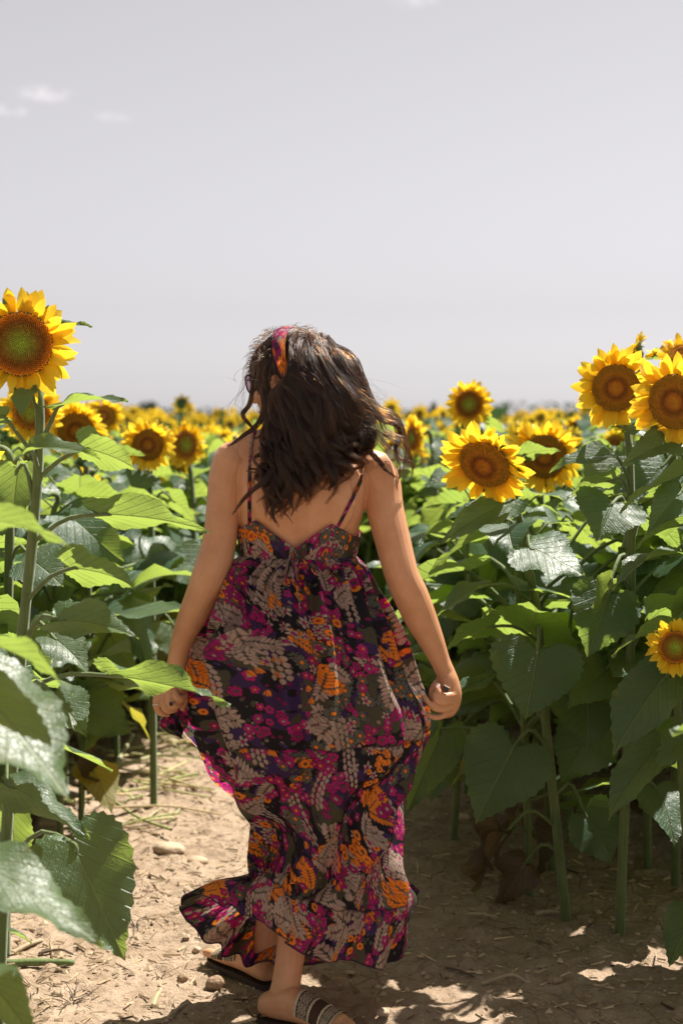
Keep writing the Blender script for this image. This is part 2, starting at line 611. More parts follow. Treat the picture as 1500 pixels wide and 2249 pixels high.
def blade(L, Wd, n, rings, rng, fold=0.25, droop=0.6, ruffle=0.05, serr=0.010, twist=0.0):
    """heart-shaped blade in its own frame: +X along the midrib from the petiole joint, +Z the upper face"""
    o = spline(_half, n)
    o = o[1:]                                   # the joint itself is on the midrib
    m = len(o)
    if serr:
        w = np.where(np.arange(m) % 2 == 0, 1.0, -1.0) * serr * np.sin(np.pi * np.arange(m) / (m - 1)) ** 0.4
        d = np.gradient(o, axis=0)
        nn = np.stack([-d[:, 1], d[:, 0]], -1)
        nn /= np.linalg.norm(nn, axis=1, keepdims=True) + 1e-9
        o = o + nn * (-w)[:, None] * -1
    anchor = np.zeros_like(o)
    anchor[:, 0] = np.clip(np.linspace(-0.25, 1.0, m), 0, 1) * 0.96
    anchor[-1, 0] = 1.0
    ph = rng.uniform(0, 6.28, 6)
    Vs, Us = [], []
    for side in (1, -1):
        for j in range(rings + 1):
            f = j / rings
            P = anchor * (1 - f) + o * f
            x, y = P[:, 0], P[:, 1]
            z = fold * y + ruffle * (f ** 2) * np.sin(x * 9 + ph[0] + side * ph[1]) * (0.4 + y) + 0.5 * ruffle * np.sin(x * 21 + ph[2] * side) * f ** 3 * 0.5
            z = z - 0.35 * fold * y * y * 2
            # sag between the lateral veins
            z = z + 0.006 * np.sin((x - 0.95 * y) * 6.5 * 2 * np.pi) * np.sqrt(f) * (1 - 0.5 * f)
            Vs.append(np.stack([x, y * side, z], -1))
            Us.append(np.stack([x, y * side], -1))
    V = np.concatenate(Vs); U = np.concatenate(Us)
    q1 = grid_faces(rings + 1, m)
    q2 = grid_faces(rings + 1, m)[:, ::-1] + (rings + 1) * m
    # bend along the midrib
    x = V[:, 0]; z = V[:, 2]
    a = droop * x
    k = droop if abs(droop) > 1e-4 else 1e-4
    bx = np.sin(a) / k - 0 + z * np.sin(a)
    bz = -(1 - np.cos(a)) / k + z * np.cos(a)
    V = np.stack([bx, V[:, 1], bz], -1)
    if twist:
        c, s_ = np.cos(twist * x), np.sin(twist * x)
        y, z = V[:, 1].copy(), V[:, 2].copy()
        V[:, 1] = y * c - z * s_; V[:, 2] = y * s_ + z * c
    V[:, 0] *= L; V[:, 2] *= L; V[:, 1] *= Wd
    F = np.concatenate([q1, q2])
    return V, F, U


def orient(V, origin, ax, nv):
    ax = nrm(ax); nv = nrm(np.asarray(nv, float) - ax * np.dot(nv, ax))
    sd = np.cross(nv, ax)
    return np.asarray(origin) + V[:, :1] * ax + V[:, 1:2] * sd + V[:, 2:3] * nv


def leaf_mesh(A, B, T, nv, Wd, rng, n=34, rings=5, fold=0.22, droop=0.5, ruffle=0.06, pr=0.0045, arch=0.05, mat='leaf', twist=0.0, serr=0.016):
    """a leaf with its petiole: A on the stem, B where the blade starts, T its tip, nv the way its upper face looks"""
    A, B, T = (np.asarray(v, float) for v in (A, B, T))
    L = np.linalg.norm(T - B)
    k = max(abs(droop), 1e-3)
    chord = math.hypot(math.sin(k) / k, (1 - math.cos(k)) / k)
    V, F, U = blade(L / chord, Wd, n, rings, rng, fold, droop, ruffle, serr, twist)
    ax = nrm(T - B); nn = nrm(np.asarray(nv, float) - ax * np.dot(nv, ax))
    a = droop / 2
    ax2 = nrm(ax * math.cos(a) + nn * math.sin(a)); nn2 = nrm(nn * math.cos(a) - ax * math.sin(a))
    V = orient(V, B, ax2, nn2)
    mb = MB()
    mb.add(V, F, 0, U)
    m = (A + B) / 2 + np.array((0, 0, arch))
    c = spline([A, m, B, B + ax2 * L * 0.10], 9)
    tv, tf = tube(c, np.interp(np.arange(9), (0, 7, 8), (pr * 1.25, pr * 0.85, pr * 0.4)), 6)
    mb.add(tv, tf, 1)
    return mb.mesh('leaf', [M[mat], M['stem']])


def petal_mesh(seed, n=6, L=0.066, Wd=0.032):
    rng = np.random.RandomState(seed)
    t = np.linspace(0, 1, n)
    w = np.interp(t, (0, 0.15, 0.45, 0.72, 0.9, 1.0), (0.42, 0.72, 1.0, 0.86, 0.42, 0.02)) * Wd / 2
    curl = rng.uniform(-0.9, 0.5); tw = rng.uniform(-0.6, 0.6)
    V, U = [], []
    for i in range(n):
        a = curl * t[i]
        x = L * t[i] * math.cos(a * 0.5); z = L * t[i] * math.sin(a * 0.5) + 0.004 * math.sin(t[i] * 3)
        for s in (-1, 0, 1):
            y = s * w[i]; dz = 0.22 * abs(s) * w[i]
            V.append((x, y * math.cos(tw * t[i]) - dz * math.sin(tw * t[i]), z + dz * math.cos(tw * t[i]) + y * math.sin(tw * t[i])))
            U.append((t[i], s * 0.5))
    return np.array(V), grid_faces(n, 3), np.array(U)


PETALS = [mesh('petal', *petal_mesh(s)[:2], [M['petal']], petal_mesh(s)[2]) for s in range(7)]


def disc_col(r, seed):
    """colour of the disc florets against r = 0..1: green-brown centre, orange ring, dark brown rim"""
    k = seed % 3
    st = {0: ((0, (0.085, 0.12, 0.02)), (0.25, (0.07, 0.08, 0.016)), (0.48, (0.075, 0.05, 0.012)), (0.7, (0.075, 0.026, 0.009)), (0.9, (0.17, 0.062, 0.010)), (1, (0.30, 0.12, 0.012))),
          1: ((0, (0.12, 0.07, 0.012)), (0.2, (0.16, 0.06, 0.012)), (0.40, (0.06, 0.022, 0.010)), (0.62, (0.14, 0.062, 0.012)), (0.85, (0.105, 0.058, 0.012)), (1, (0.13, 0.06, 0.012))),
          2: ((0, (0.095, 0.12, 0.022)), (0.30, (0.085, 0.09, 0.016)), (0.5, (0.10, 0.06, 0.012)), (0.78, (0.085, 0.034, 0.010)), (1, (0.24, 0.09, 0.012)))}[k]
    xs = [s[0] for s in st]
    return np.stack([np.interp(r, xs, [s[1][c] for s in st]) for c in range(3)], -1) * (4.9, 4.9, 2.8)


def disc_mesh(seed, R=0.076, florets=900):
    rng = np.random.RandomState(seed)
    mb = MB()
    def hz(r):
        q = r / R
        return 0.016 * (1 - q ** 2.4) - 0.009 * np.exp(-(q / 0.28) ** 2)
    rr = np.linspace(0.0005, R, 9); a = np.arange(28) / 28 * 2 * np.pi
    V = np.stack([rr[:, None] * np.cos(a), rr[:, None] * np.sin(a), np.repeat(hz(rr)[:, None], 28, 1)], -1).reshape(-1, 3)
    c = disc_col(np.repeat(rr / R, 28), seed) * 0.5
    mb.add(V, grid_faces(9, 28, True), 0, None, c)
    if florets:
        i = np.arange(florets) + 0.5
        r = R * np.sqrt(i / florets) * 0.985; th = i * 2.399963
        px, py, pz = r * np.cos(th), r * np.sin(th), hz(r)
        s = R * 0.95 / math.sqrt(florets) * 0.92
        hgt = np.interp(r / R, (0, 0.3, 0.6, 0.95, 1), (0.0022, 0.0028, 0.0045, 0.006, 0.004)) * rng.uniform(0.7, 1.25, florets)
        b = np.arange(4) / 4 * 2 * np.pi + 0.78
        base = np.stack([px[:, None] + s * np.cos(b + th[:, None]), py[:, None] + s * np.sin(b + th[:, None]), np.repeat(pz[:, None], 4, 1)], -1)
        mid = np.stack([px[:, None] + .55 * s * np.cos(b + th[:, None]), py[:, None] + .55 * s * np.sin(b + th[:, None]), (pz + hgt)[:, None].repeat(4, 1)], -1)
        V = np.concatenate([base, mid], 1).reshape(-1, 3)
        o = np.arange(florets)[:, None] * 8
        F = np.concatenate([np.stack([o[:, 0] + k, o[:, 0] + (k + 1) % 4, o[:, 0] + 4 + (k + 1) % 4, o[:, 0] + 4 + k], -1) for k in range(4)] + [o + np.array([[4, 5, 6, 7]])])
        cc = disc_col(r / R, seed) * rng.uniform(0.75, 1.35, (florets, 1))
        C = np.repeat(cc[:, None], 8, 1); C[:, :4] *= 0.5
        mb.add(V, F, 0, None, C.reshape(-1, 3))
    return mb.mesh('disc', [M['disc']], smooth=False, col=True, uv=False)


DISCS = [disc_mesh(s) for s in range(3)]
DISCS_LOW = [disc_mesh(s, florets=170) for s in range(3)]


def head_back_mesh(seed, R=0.076):
    """receptacle and green bracts behind the bloom"""
    rng = np.random.RandomState(seed + 50)
    mb = MB()
    prof = np.array([(0.010, -0.045), (0.018, -0.040), (0.040, -0.030), (0.060, -0.014), (R * 1.02, 0.0), (R * 0.97, 0.002)])
    a = np.arange(20) / 20 * 2 * np.pi
    V = np.stack([prof[:, :1] * np.cos(a), prof[:, :1] * np.sin(a), np.repeat(prof[:, 1:], 20, 1)], -1).reshape(-1, 3)
    mb.add(V, grid_faces(len(prof), 20, True))
    for i in range(26):
        t = i / 26 * 6.283 + rng.uniform(-.1, .1); L = rng.uniform(0.030, 0.052); w = 0.011
        e = rng.uniform(-0.5, 0.35); r0 = R * rng.uniform(0.78, 0.98)
        d = np.array((math.cos(t), math.sin(t), 0)); s = np.array((-math.sin(t), math.cos(t), 0))
        q = np.array((0, 0, -0.010))
        P = [d * r0 + q - s * w, d * r0 + q + s * w, d * (r0 + L * .5 * math.cos(e)) + q + np.array((0, 0, L * .5 * math.sin(e))) + s * w * .8,
             d * (r0 + L * .5 * math.cos(e)) + q + np.array((0, 0, L * .5 * math.sin(e))) - s * w * .8, d * (r0 + L * math.cos(e * 1.4)) + q + np.array((0, 0, L * math.sin(e * 1.4)))]
        mb.add(np.array(P), np.array([[0, 1, 2], [0, 2, 3], [3, 2, 4]]))
    return mb.mesh('flower_head', [M['calyx']], uv=False)


BACKS = [head_back_mesh(s) for s in range(3)]


def corolla_mesh(seed):
    rng = np.random.RandomState(seed + 90)
    mb = MB()
    for i in range(36):
        V, F, U = petal_mesh(rng.randint(200), 4)
        sc = rng.uniform(0.8, 1.12)
        mb.add(place_petal(V * sc, i, 36, rng), F, 0, U)
    return mb.mesh('corolla', [M['petal']])


def petal_frame(i, n, rng):
    t = i / n * 2 * math.pi + rng.uniform(-0.10, 0.10)
    lift = rng.uniform(-0.30, 0.35) if i % 2 else rng.uniform(0.0, 0.75)
    return t, lift, rng.uniform(-0.6, 0.6)


def place_petal(V, i, n, rng, R=0.071):
    t, lift, roll = petal_frame(i, n, rng)
    m = Matrix.Rotation(t, 3, 'Z') @ Matrix.Rotation(-lift, 3, 'Y') @ Matrix.Rotation(roll, 3, 'X')
    m = np.array(m)
    return V @ m.T + np.array((math.cos(t) * R, math.sin(t) * R, -0.004))


COROLLAS = [corolla_mesh(s) for s in range(5)]


def bud_mesh(seed):
    rng = np.random.RandomState(seed + 300)
    mb = MB()
    prof = np.array([(0.006, -0.03), (0.028, -0.02), (0.036, 0.0), (0.030, 0.018), (0.012, 0.028)])
    a = np.arange(14) / 14 * 2 * np.pi
    mb.add(np.stack([prof[:, :1] * np.cos(a), prof[:, :1] * np.sin(a), np.repeat(prof[:, 1:], 14, 1)], -1).reshape(-1, 3), grid_faces(5, 14, True))
    for i in range(34):
        t = rng.uniform(0, 6.283); L = rng.uniform(.03, .06); z0 = rng.uniform(-.02, .012); e = rng.uniform(0.3, 1.35); r0 = 0.033
        d = np.array((math.cos(t), math.sin(t), 0)); s = np.array((-math.sin(t), math.cos(t), 0)); up = np.array((0, 0, 1.0))
        b = d * r0 + up * z0
        mid = b + (d * math.cos(e) + up * math.sin(e)) * L * .55
        tip = mid + (d * math.cos(e + .5) + up * math.sin(e + .5)) * L * .45
        mb.add(np.array([b - s * .009, b + s * .009, mid + s * .007, mid - s * .007, tip]), np.array([[0, 1, 2], [0, 2, 3], [3, 2, 4]]))
    me = mb.mesh('bud', [M['calyx']], uv=False)
    return me


BUDS = [bud_mesh(s) for s in range(2)]


def track(nv, roll=0.0):
    q = Vector([float(c) for c in nrm(nv)]).to_track_quat('Z', 'Y')
    return q @ Quaternion((0, 0, 1), roll)


def add_head(root, loc, nv, size, seed, fine=True, petals=30, roll=0.0):
    """flower_head > disc, petals (each its own sub-part when near)"""
    rng = np.random.RandomState(seed + 1000)
    h = obj('flower_head', BACKS[seed % 3], root, loc, track(nv, roll), size)
    obj('disc', (DISCS if fine == 2 else DISCS_LOW)[seed % 3], h)
    if fine:
        for i in range(petals):
            t, lift, roll2 = petal_frame(i, petals, rng)
            q = Quaternion((0, 0, 1), t) @ Quaternion((0, 1, 0), -lift) @ Quaternion((1, 0, 0), roll2)
            obj('petal', PETALS[rng.randint(len(PETALS))], h, (math.cos(t) * 0.071, math.sin(t) * 0.071, -0.004 - 0.004 * (i % 2)), q, float(rng.uniform(0.72, 1.18)))
    else:
        obj('corolla', COROLLAS[seed % 5], h, rot=Quaternion((0, 0, 1), rng.uniform(0, 6)))
    return h


def add_stem(root, pts, r0=0.0135, r1=0.0085, n=22):
    """pts in the place's coordinates"""
    rl = np.array(root.location)
    P = spline(np.asarray(pts, float) - rl, n)
    w = np.linspace(r0, r1, n) * (1 + 0.05 * np.sin(np.arange(n) * 2.1))
    V, F = tube(P, w, 16)
    V = np.repeat(P, 16, 0) + (V - np.repeat(P, 16, 0)) * np.tile(np.where(np.arange(16) % 2, .90, 1.06), n)[:, None]
    return obj('stem', mesh('stem', V, F, [M['stem']]), root)


def hero_leaf(root, rng, A, B, T, nv, w, label=None, **kw):
    rl = np.array(root.location)
    o = obj('leaf', leaf_mesh(np.asarray(A) - rl, np.asarray(B) - rl, np.asarray(T) - rl, nv, w, rng, **kw), root)
    if label: o['label'] = label
    return o


NV = {'g': (0.15, 0.55, 0.82), 'w': (0.17, -0.54, 0.82), 'W': (.42, -.43, .80), 'k': (0.05, -0.95, 0.25), 'K': (-0.35, -0.85, 0.35), 'u': (0.05, -0.12, 1.0), 'h': (0.1, -0.7, 0.7), 'e': (-0.7, -0.35, 0.6), 'r': (0.6, -0.6, 0.5), 'G': (0.1, 0.80, 0.6)}


def hero(name, label, d, stem, head, leaves, seed, group, d_head=None, hn=(0, -1, 0.05), hsize=1.0, fine=2, extra=None, r0=0.0135, base=None):
    rng = np.random.RandomState(seed)
    P = [at(x, y, d) for x, y in stem]
    b = P[-1].copy()
    if b[2] > 0.02:                       # run the stem on down to the soil
        k = P[-1] - P[-2]
        k = k / abs(k[2])
        b = P[-1] + np.array((k[0] * 0.6, 0, -1.0)) * (b[2] + 0.03)
        P.append(b)
    root = thing(name, label, 'sunflower', (b[0], b[1], gz(b[0], b[1])), group)
    hsize *= 0.82
    pts = P[::-1]
    if head is not None:
        hp = at(head[0], head[1], d_head or d)
        hn = nrm(hn)
        back = hp - hn * 0.040 * hsize
        pts = pts + [pts[-1] * 0.35 + back * 0.65 + np.array((0, 0.02, 0.012)), back]
        add_head(root, hp - np.array(root.location), hn, hsize, seed, fine, 52, rng.uniform(0, 6))
    add_stem(root, pts, r0)
    for L in leaves:
        A, B, T, nv, w = L[:5]
        kw = dict(L[5]) if len(L) > 5 else {}
        da = kw.pop('da', d); db = kw.pop('db', d - 0.06); dt = kw.pop('dt', d - 0.10)
        hero_leaf(root, rng, at(*A, da), at(*B, db), at(*T, dt), NV[nv] if isinstance(nv, str) else nv, w / FPX * (db + dt) / 2, **kw)
    return root


G_FRONT = 'sunflower plants standing at the edge of the path'
# ---- right of the path
hero('sunflower', 'sunflower with nodding head and huge heart leaves, first stem right of the woman', 4.04,
     [(1136, 1122), (1150, 1200), (1170, 1290), (1185, 1400), (1195, 1560), (1215, 1750), (1243, 2022)], (1064, 1020),
     [((1140, 1135), (1122, 1098), (962, 1196), 'h', 88, dict(droop=.5, fold=.1)),
      ((1150, 1200), (1162, 1202), (1283, 1266), 'w', 185, dict(dt=3.82, db=3.9, droop=.2, fold=.06)),
      ((1187, 1400), (1180, 1428), (1153, 1582), 'k', 215, dict(db=3.86, dt=3.80, droop=.25, fold=.14)),
      ((1200, 1640), (1128, 1640), (1044, 1810), (-.25, -.9, .2), 205, dict(db=3.90, dt=3.84, droop=.25, fold=.14)),
      ((1172, 1330), (1065, 1288), (950, 1372), (-.55, -.2, .75), 95, dict(droop=.7, arch=.03)),
      ((1180, 1408), (1080, 1376), (972, 1432), 'g', 115, dict(arch=.02)),
      ((1150, 1190), (1085, 1168), (942, 1262), 'g', 110, dict(da=4.04, db=4.1, dt=4.0)),
      ((1205, 1535), (1285, 1522), (1288, 1648), (.1, -.75, .5), 175, dict(db=4.0, dt=3.95, arch=.05)),
      ((1205, 1600), (1068, 1492), (925, 1650), (-.75, -.25, .5), 120, dict(db=4.1, dt=4.0, droop=.8)),
      ((1210, 1690), (972, 1600), (893, 1785), 'k', 120, dict(db=4.2, dt=4.15)),
      ((1222, 1742), (1285, 1790), (1345, 1900), (.3, -.7, .4), 150, dict(db=4.05, dt=4.05, arch=.06)),
      ((1235, 1880), (1150, 1900), (1100, 1990), (-.2, -.6, .5), 100, dict(db=4.15, dt=4.2, mat='leaf_dry', ruffle=.2)),
      ((1216, 1812), (1104, 1838), (1052, 1962), (-.6, -.5, .1), 60, dict(mat='leaf_dry', ruffle=.30, fold=1.2, arch=.06, label='withered brown hanging leaf', db=3.98, dt=3.96)),
      ], 10, G_FRONT, 3.93, (-0.42, -0.72, -0.50), 1.20)
hero('sunflower', 'tall sunflower with round face tilted to the camera, top right of the field', 3.92,
     [(1380, 965), (1385, 1100), (1386, 1250), (1384, 1420), (1376, 1650), (1368, 1850), (1360, 2062)], (1352, 852),
     [((1383, 985), (1372, 930), (1440, 972), 'h', 90, dict(dt=3.78, arch=.02, droop=.9)),
      ((1384, 1062), (1330, 1000), (1205, 1040), 'w', 62, dict(droop=.8, arch=.03)),
      ((1384, 1092), (1342, 1056), (1243, 1094), 'g', 84, dict(arch=.03)),
      ((1386, 1160), (1345, 1105), (1308, 1190), 'h', 165, dict(db=3.82, dt=3.74)),
      ((1386, 1200), (1425, 1140), (1500, 1215), 'g', 100),
      ((1386, 1300), (1335, 1306), (1288, 1444), 'k', 165, dict(db=3.84, dt=3.8)),
      ((1385, 1380), (1440, 1330), (1530, 1400), 'w', 130),
      ((1382, 1500), (1330, 1470), (1245, 1560), 'h', 140, dict(db=3.98)),
      ((1376, 1640), (1300, 1600), (1230, 1720), 'k', 150, dict(db=4.05, dt=4.05)),
      ((1372, 1760), (1440, 1730), (1480, 1860), (.3, -.8, .3), 150, dict(db=3.95)),
      ((1386, 1240), (1340, 1275), (1305, 1362), 'g', 75, dict(db=3.8, dt=3.75)),
      ], 16, G_FRONT, 3.84, (-0.20, -0.97, -0.12), 1.02)
hero('sunflower', 'sunflower cut by the right picture edge, face turned towards the path', 3.66,
     [(1520, 1010), (1525, 1200), (1530, 1400), (1532, 1700), (1528, 2000)], (1482, 882),
     [((1522, 1050), (1492, 1048), (1362, 1128), 'g', 100, dict(db=3.6, dt=3.5)),
      ((1522, 1010), (1490, 962), (1362, 1026), 'h', 95, dict(db=3.64, dt=3.55)),
      ((1524, 1120), (1494, 1082), (1420, 1172), 'h', 92, dict(db=3.6, dt=3.52)),
      ((1524, 1170), (1502, 1150), (1392, 1206), 'g', 80),
      ((1526, 1260), (1478, 1218), (1346, 1296), (-.5, -.2, .8), 80, dict(droop=.9, db=3.6, dt=3.5)),
      ((1527, 1400), (1482, 1374), (1342, 1442), 'g', 82, dict(db=3.6, dt=3.52)),
      ((1530, 1500), (1458, 1492), (1342, 1668), (-.4, -.6, .6), 165, dict(db=3.55, dt=3.46, fold=.18)),
      ((1530, 1640), (1512, 1622), (1434, 1692), 'w', 85, dict(db=3.5, dt=3.4)),
      ((1530, 1660), (1446, 1645), (1334, 1802), (-.6, -.6, .4), 120, dict(db=3.6, dt=3.56, droop=.6)),
      ((1528, 1850), (1520, 2010), (1468, 2125), (-.3, -.6, .6), 110, dict(db=3.45, dt=3.38)),
      ], 13, G_FRONT, 3.60, (-0.52, -0.84, -0.12), 1.12)
hero('sunflower', 'small low sunflower bloom half cut by the right picture edge, below the leaves', 3.58,
     [(1484, 1500), (1492, 1620), (1505, 1800), (1520, 2000)], (1482, 1422),
     [((1500, 1750), (1560, 1720), (1640, 1800), 'h', 110)],
     14, G_FRONT, 3.46, (-0.10, -0.98, 0.15), 0.64)
hero('sunflower', 'large sunflower half hidden behind the nodding one, second bloom right of the woman', 4.75,
     [(1215, 1110), (1225, 1300), (1235, 1500), (1250, 1800)], (1196, 1003),
     [((1218, 1120), (1260, 1080), (1300, 1120), 'w', 90), ((1217, 1090), (1150, 1000), (1230, 992), 'g', 60, dict(dt=4.5, db=4.6)),
      ((1222, 1180), (1260, 1150), (1330, 1220), 'g', 110), ((1222, 1230), (1160, 1200), (1090, 1280), 'g', 130),
      ((1228, 1330), (1290, 1280), (1340, 1380), 'h', 140), ((1230, 1400), (1150, 1390), (1080, 1490), 'h', 150), ((1240, 1550), (1300, 1530), (1340, 1650), 'k', 140)],
     19, G_FRONT, 4.66, (-0.22, -0.96, -0.02), 1.14, fine=2)
hero('sunflower', 'single upright sunflower above the field between the woman and the nodding head', 5.6,
     [(1032, 960), (1036, 1100), (1040, 1300), (1046, 1600)], (1030, 888),
     [((1034, 960), (1070, 930), (1110, 950), 'g', 60), ((1036, 1000), (990, 985), (950, 1020), 'w', 80), ((1036, 1050), (1080, 1030), (1130, 1080), 'g', 90),
      ((1038, 1120), (980, 1110), (920, 1180), 'g', 110), ((1038, 1180), (1090, 1170), (1140, 1240), 'h', 120), ((1042, 1300), (990, 1290), (930, 1370), 'h', 120)],
     17, G_FRONT, 5.54, (-0.18, -0.97, 0.0), 0.86, fine=2)
hero('sunflower', 'sunflower seen in profile facing left beside the hair ends, green back showing', 6.2,
     [(945, 955), (955, 1050), (958, 1200), (960, 1400)], (908, 962),
     [((955, 1040), (920, 1020), (880, 1060), 'g', 70), ((956, 1080), (1000, 1060), (1050, 1100), 'w', 80), ((957, 1150), (910, 1130), (860, 1180), 'g', 90), ((958, 1200), (1010, 1190), (1060, 1240), 'h', 100)],
     18, G_FRONT, 6.15, (-0.90, -0.42, -0.05), 0.92, fine=1)
for px, py, dd, hn, s, lab in ((1394, 772, 4.5, (-.9, .25, .35), .62, 'sunflower head seen from behind above the tall round face'),
                               (1456, 768, 4.3, (-.35, .1, .9), .50, 'half opened sunflower pointing up at the top right'),
                               (1498, 780, 4.2, (-.3, -.6, .6), .70, 'sunflower cut by the right edge above the turned face')):
    hero('sunflower', lab, dd, [(px + 14, py + 60), (px + 22, py + 260), (px + 26, py + 600)], (px, py),
         [((px + 16, py + 40), (px - 10, py + 10), (px - 40, py + 22), 'g', 40, dict(da=dd, db=dd, dt=dd)), ((px + 20, py + 200), (px + 60, py + 170), (px + 130, py + 230), 'g', 120),
          ((px + 20, py + 260), (px - 40, py + 240), (px - 110, py + 320), 'h', 130), ((px + 22, py + 360), (px + 70, py + 340), (px + 130, py + 420), 'k', 140)],
         int(px), G_FRONT, dd - 0.04, hn, s, fine=2)

# ---- left of the path
hero('sunflower', 'biggest sunflower, tall at the left picture edge with a green centred face', 3.1,
     [(86, 868), (88, 960), (80, 1100), (66, 1250), (50, 1400), (32, 1640), (14, 1850)], (46, 756),
     [((95, 965), (128, 894), (282, 884), (.1, -.15, 1), 96, dict(db=3.05, dt=3.0, arch=.0, droop=.5)),
      ((90, 905), (100, 725), (204, 717), (0.05, -.5, .8), 46, dict(db=3.2, dt=3.2, arch=0)),
      ((84, 900), (60, 858), (48, 916), (-.2, -.8, .5), 62, dict(db=3.03, dt=2.98, arch=.01)),
      ((84, 1010), (10, 915), (-80, 960), 'g', 90, dict(arch=.0)),
      ((92, 1045), (188, 986), (302, 1034), 'G', 112, dict(db=3.02, dt=2.96, arch=.01)),
      ((84, 1030), (62, 992), (222, 1010), 'w', 66, dict(db=2.96, dt=2.92, droop=.9, arch=.02)),
      ((78, 1120), (40, 1030), (30, 1150), (-.3, .6, .6), 130, dict(db=3.1, dt=3.1)),
      ((74, 1190), (222, 1130), (462, 1168), 'G', 96, dict(db=2.98, dt=2.88, droop=.35, arch=.02)),
      ((60, 1320), (158, 1248), (300, 1292), 'G', 118, dict(db=3.0, dt=2.92, arch=.015)),
      ((55, 1405), (132, 1362), (305, 1400), 'h', 120, dict(db=3.0, dt=2.9, arch=.03)),
      ((50, 1430), (118, 1400), (196, 1480), 'w', 110, dict(db=3.05, dt=3.0)),
      ((44, 1520), (246, 1484), (508, 1546), (.05, .75, .6), 82, dict(db=2.95, dt=2.86, droop=.25, arch=.02, ruffle=.10)),
      ((40, 1560), (120, 1530), (190, 1620), 'w', 130, dict(db=3.0, dt=2.94)),
      ((30, 1680), (16, 1722), (200, 1842), 'W', 120, dict(db=2.95, dt=2.86, droop=.2, fold=.05)),
      ((14, 1905), (160, 1850), (276, 2112), (.12, -.93, .30), 238, dict(db=2.92, dt=2.84, droop=.3, fold=.12, arch=.05)),
      ((20, 1800), (24, 1800), (36, 1930), (.1, .9, .2), 95, dict(db=3.2, dt=3.2, label='bright green lower leaf with eaten yellow edge', mat='leaf')),
      ((46, 1480), (-30, 1440), (-120, 1520), 'w', 130),
      ], 21, G_FRONT, 3.06, (0.20, -0.97, 0.02), 1.10, r0=0.0135)
hero('sunflower', 'out of focus leafy sunflower closest to the camera, cut by the left edge', 2.3,
     [(-110, 900), (-105, 1200), (-100, 1500), (-95, 2000), (-90, 2400)], None,
     [((-105, 1160), (-40, 1140), (160, 1206), (.1, .62, .75), 95, dict(db=2.28, dt=2.25, da=2.3)),
      ((-104, 1460), (-30, 1412), (162, 1528), (.1, .55, .8), 130, dict(db=2.26, dt=2.2, da=2.3)),
      ((-100, 1600), (-70, 1490), (155, 1762), 'W', 330, dict(db=2.24, dt=2.1, da=2.3, droop=.22, fold=.03)),
      ((-95, 1960), (-50, 1890), (228, 2080), 'W', 190, dict(db=2.28, dt=2.2, da=2.3, droop=.22, fold=.03)),
      ((-92, 2200), (-30, 2150), (80, 2300), (.3, -.5, .7), 120, dict(db=2.24, dt=2.15, da=2.3)),
      ((-104, 1300), (-160, 1240), (-330, 1330), 'h', 190), ((-104, 1020), (-160, 960), (-320, 1010), 'h', 160)],
     22, G_FRONT, r0=0.012)
hero('sunflower', 'nodding sunflower with dark brown face just right of the tallest left stem', 5.3,
     [(190, 1010), (188, 1100), (192, 1200), (196, 1500)], (167, 945),
     [((189, 1060), (150, 1040), (100, 1080), 'g', 90), ((190, 1110), (230, 1090), (300, 1140), 'w', 110), ((192, 1190), (150, 1180), (90, 1240), 'h', 120), ((193, 1250), (250, 1240), (310, 1320), 'g', 120),
      ((194, 1330), (150, 1330), (110, 1410), 'h', 130), ((195, 1400), (240, 1390), (290, 1480), 'h', 130)], 31, G_FRONT, 5.22, (0.28, -0.93, -0.22), 1.06, fine=2)
hero('sunflower', 'round open sunflower facing the camera, middle of the left field', 5.2,
     [(330, 1060), (332, 1150), (334, 1300), (336, 1500)], (326, 977),
     [((331, 1070), (320, 1040), (290, 1075), 'h', 90), ((332, 1120), (380, 1100), (430, 1150), 'g', 110), ((333, 1160), (280, 1150), (220, 1200), 'w', 110), ((333, 1230), (380, 1220), (430, 1290), 'h', 130),
      ((334, 1300), (290, 1290), (230, 1360), 'k', 130), ((335, 1380), (380, 1370), (410, 1460), 'h', 130)], 25, G_FRONT, 5.14, (-0.02, -1, 0.0), 0.90, fine=2)
hero('sunflower', 'narrow looking sunflower turned aside, nearest to the left shoulder', 6.3,
     [(420, 1045), (426, 1150), (428, 1300)], (407, 977),
     [((423, 1090), (380, 1080), (340, 1120), 'g', 80), ((425, 1120), (460, 1110), (500, 1150), 'w', 80), ((426, 1180), (390, 1170), (340, 1220), 'g', 90), ((427, 1230), (470, 1220), (500, 1280), 'h', 90)],
     26, G_FRONT, 6.24, (0.62, -0.78, 0.0), 0.98, fine=1)
hero('sunflower', 'sunflower with green eyed face behind the nodding left one', 6.6,
     [(236, 985), (240, 1100), (242, 1300)], (229, 914), [((238, 1020), (270, 1000), (310, 1040), 'g', 70), ((239, 1060), (200, 1050), (160, 1090), 'w', 80), ((240, 1120), (280, 1110), (320, 1160), 'h', 90)],
     28, G_FRONT, 6.55, (0.1, -0.99, 0.05), 0.84, fine=1)
hero('sunflower', 'sunflower partly hidden behind the tallest left stem', 5.0,
     [(72, 985), (70, 1100), (68, 1300)], (70, 905), [((71, 1030), (20, 1000), (-40, 1040), 'g', 100), ((70, 1080), (120, 1060), (170, 1120), 'w', 110), ((70, 1160), (20, 1150), (-50, 1220), 'h', 120)],
     29, G_FRONT, 4.94, (0.15, -0.95, -0.2), 1.0, fine=1)
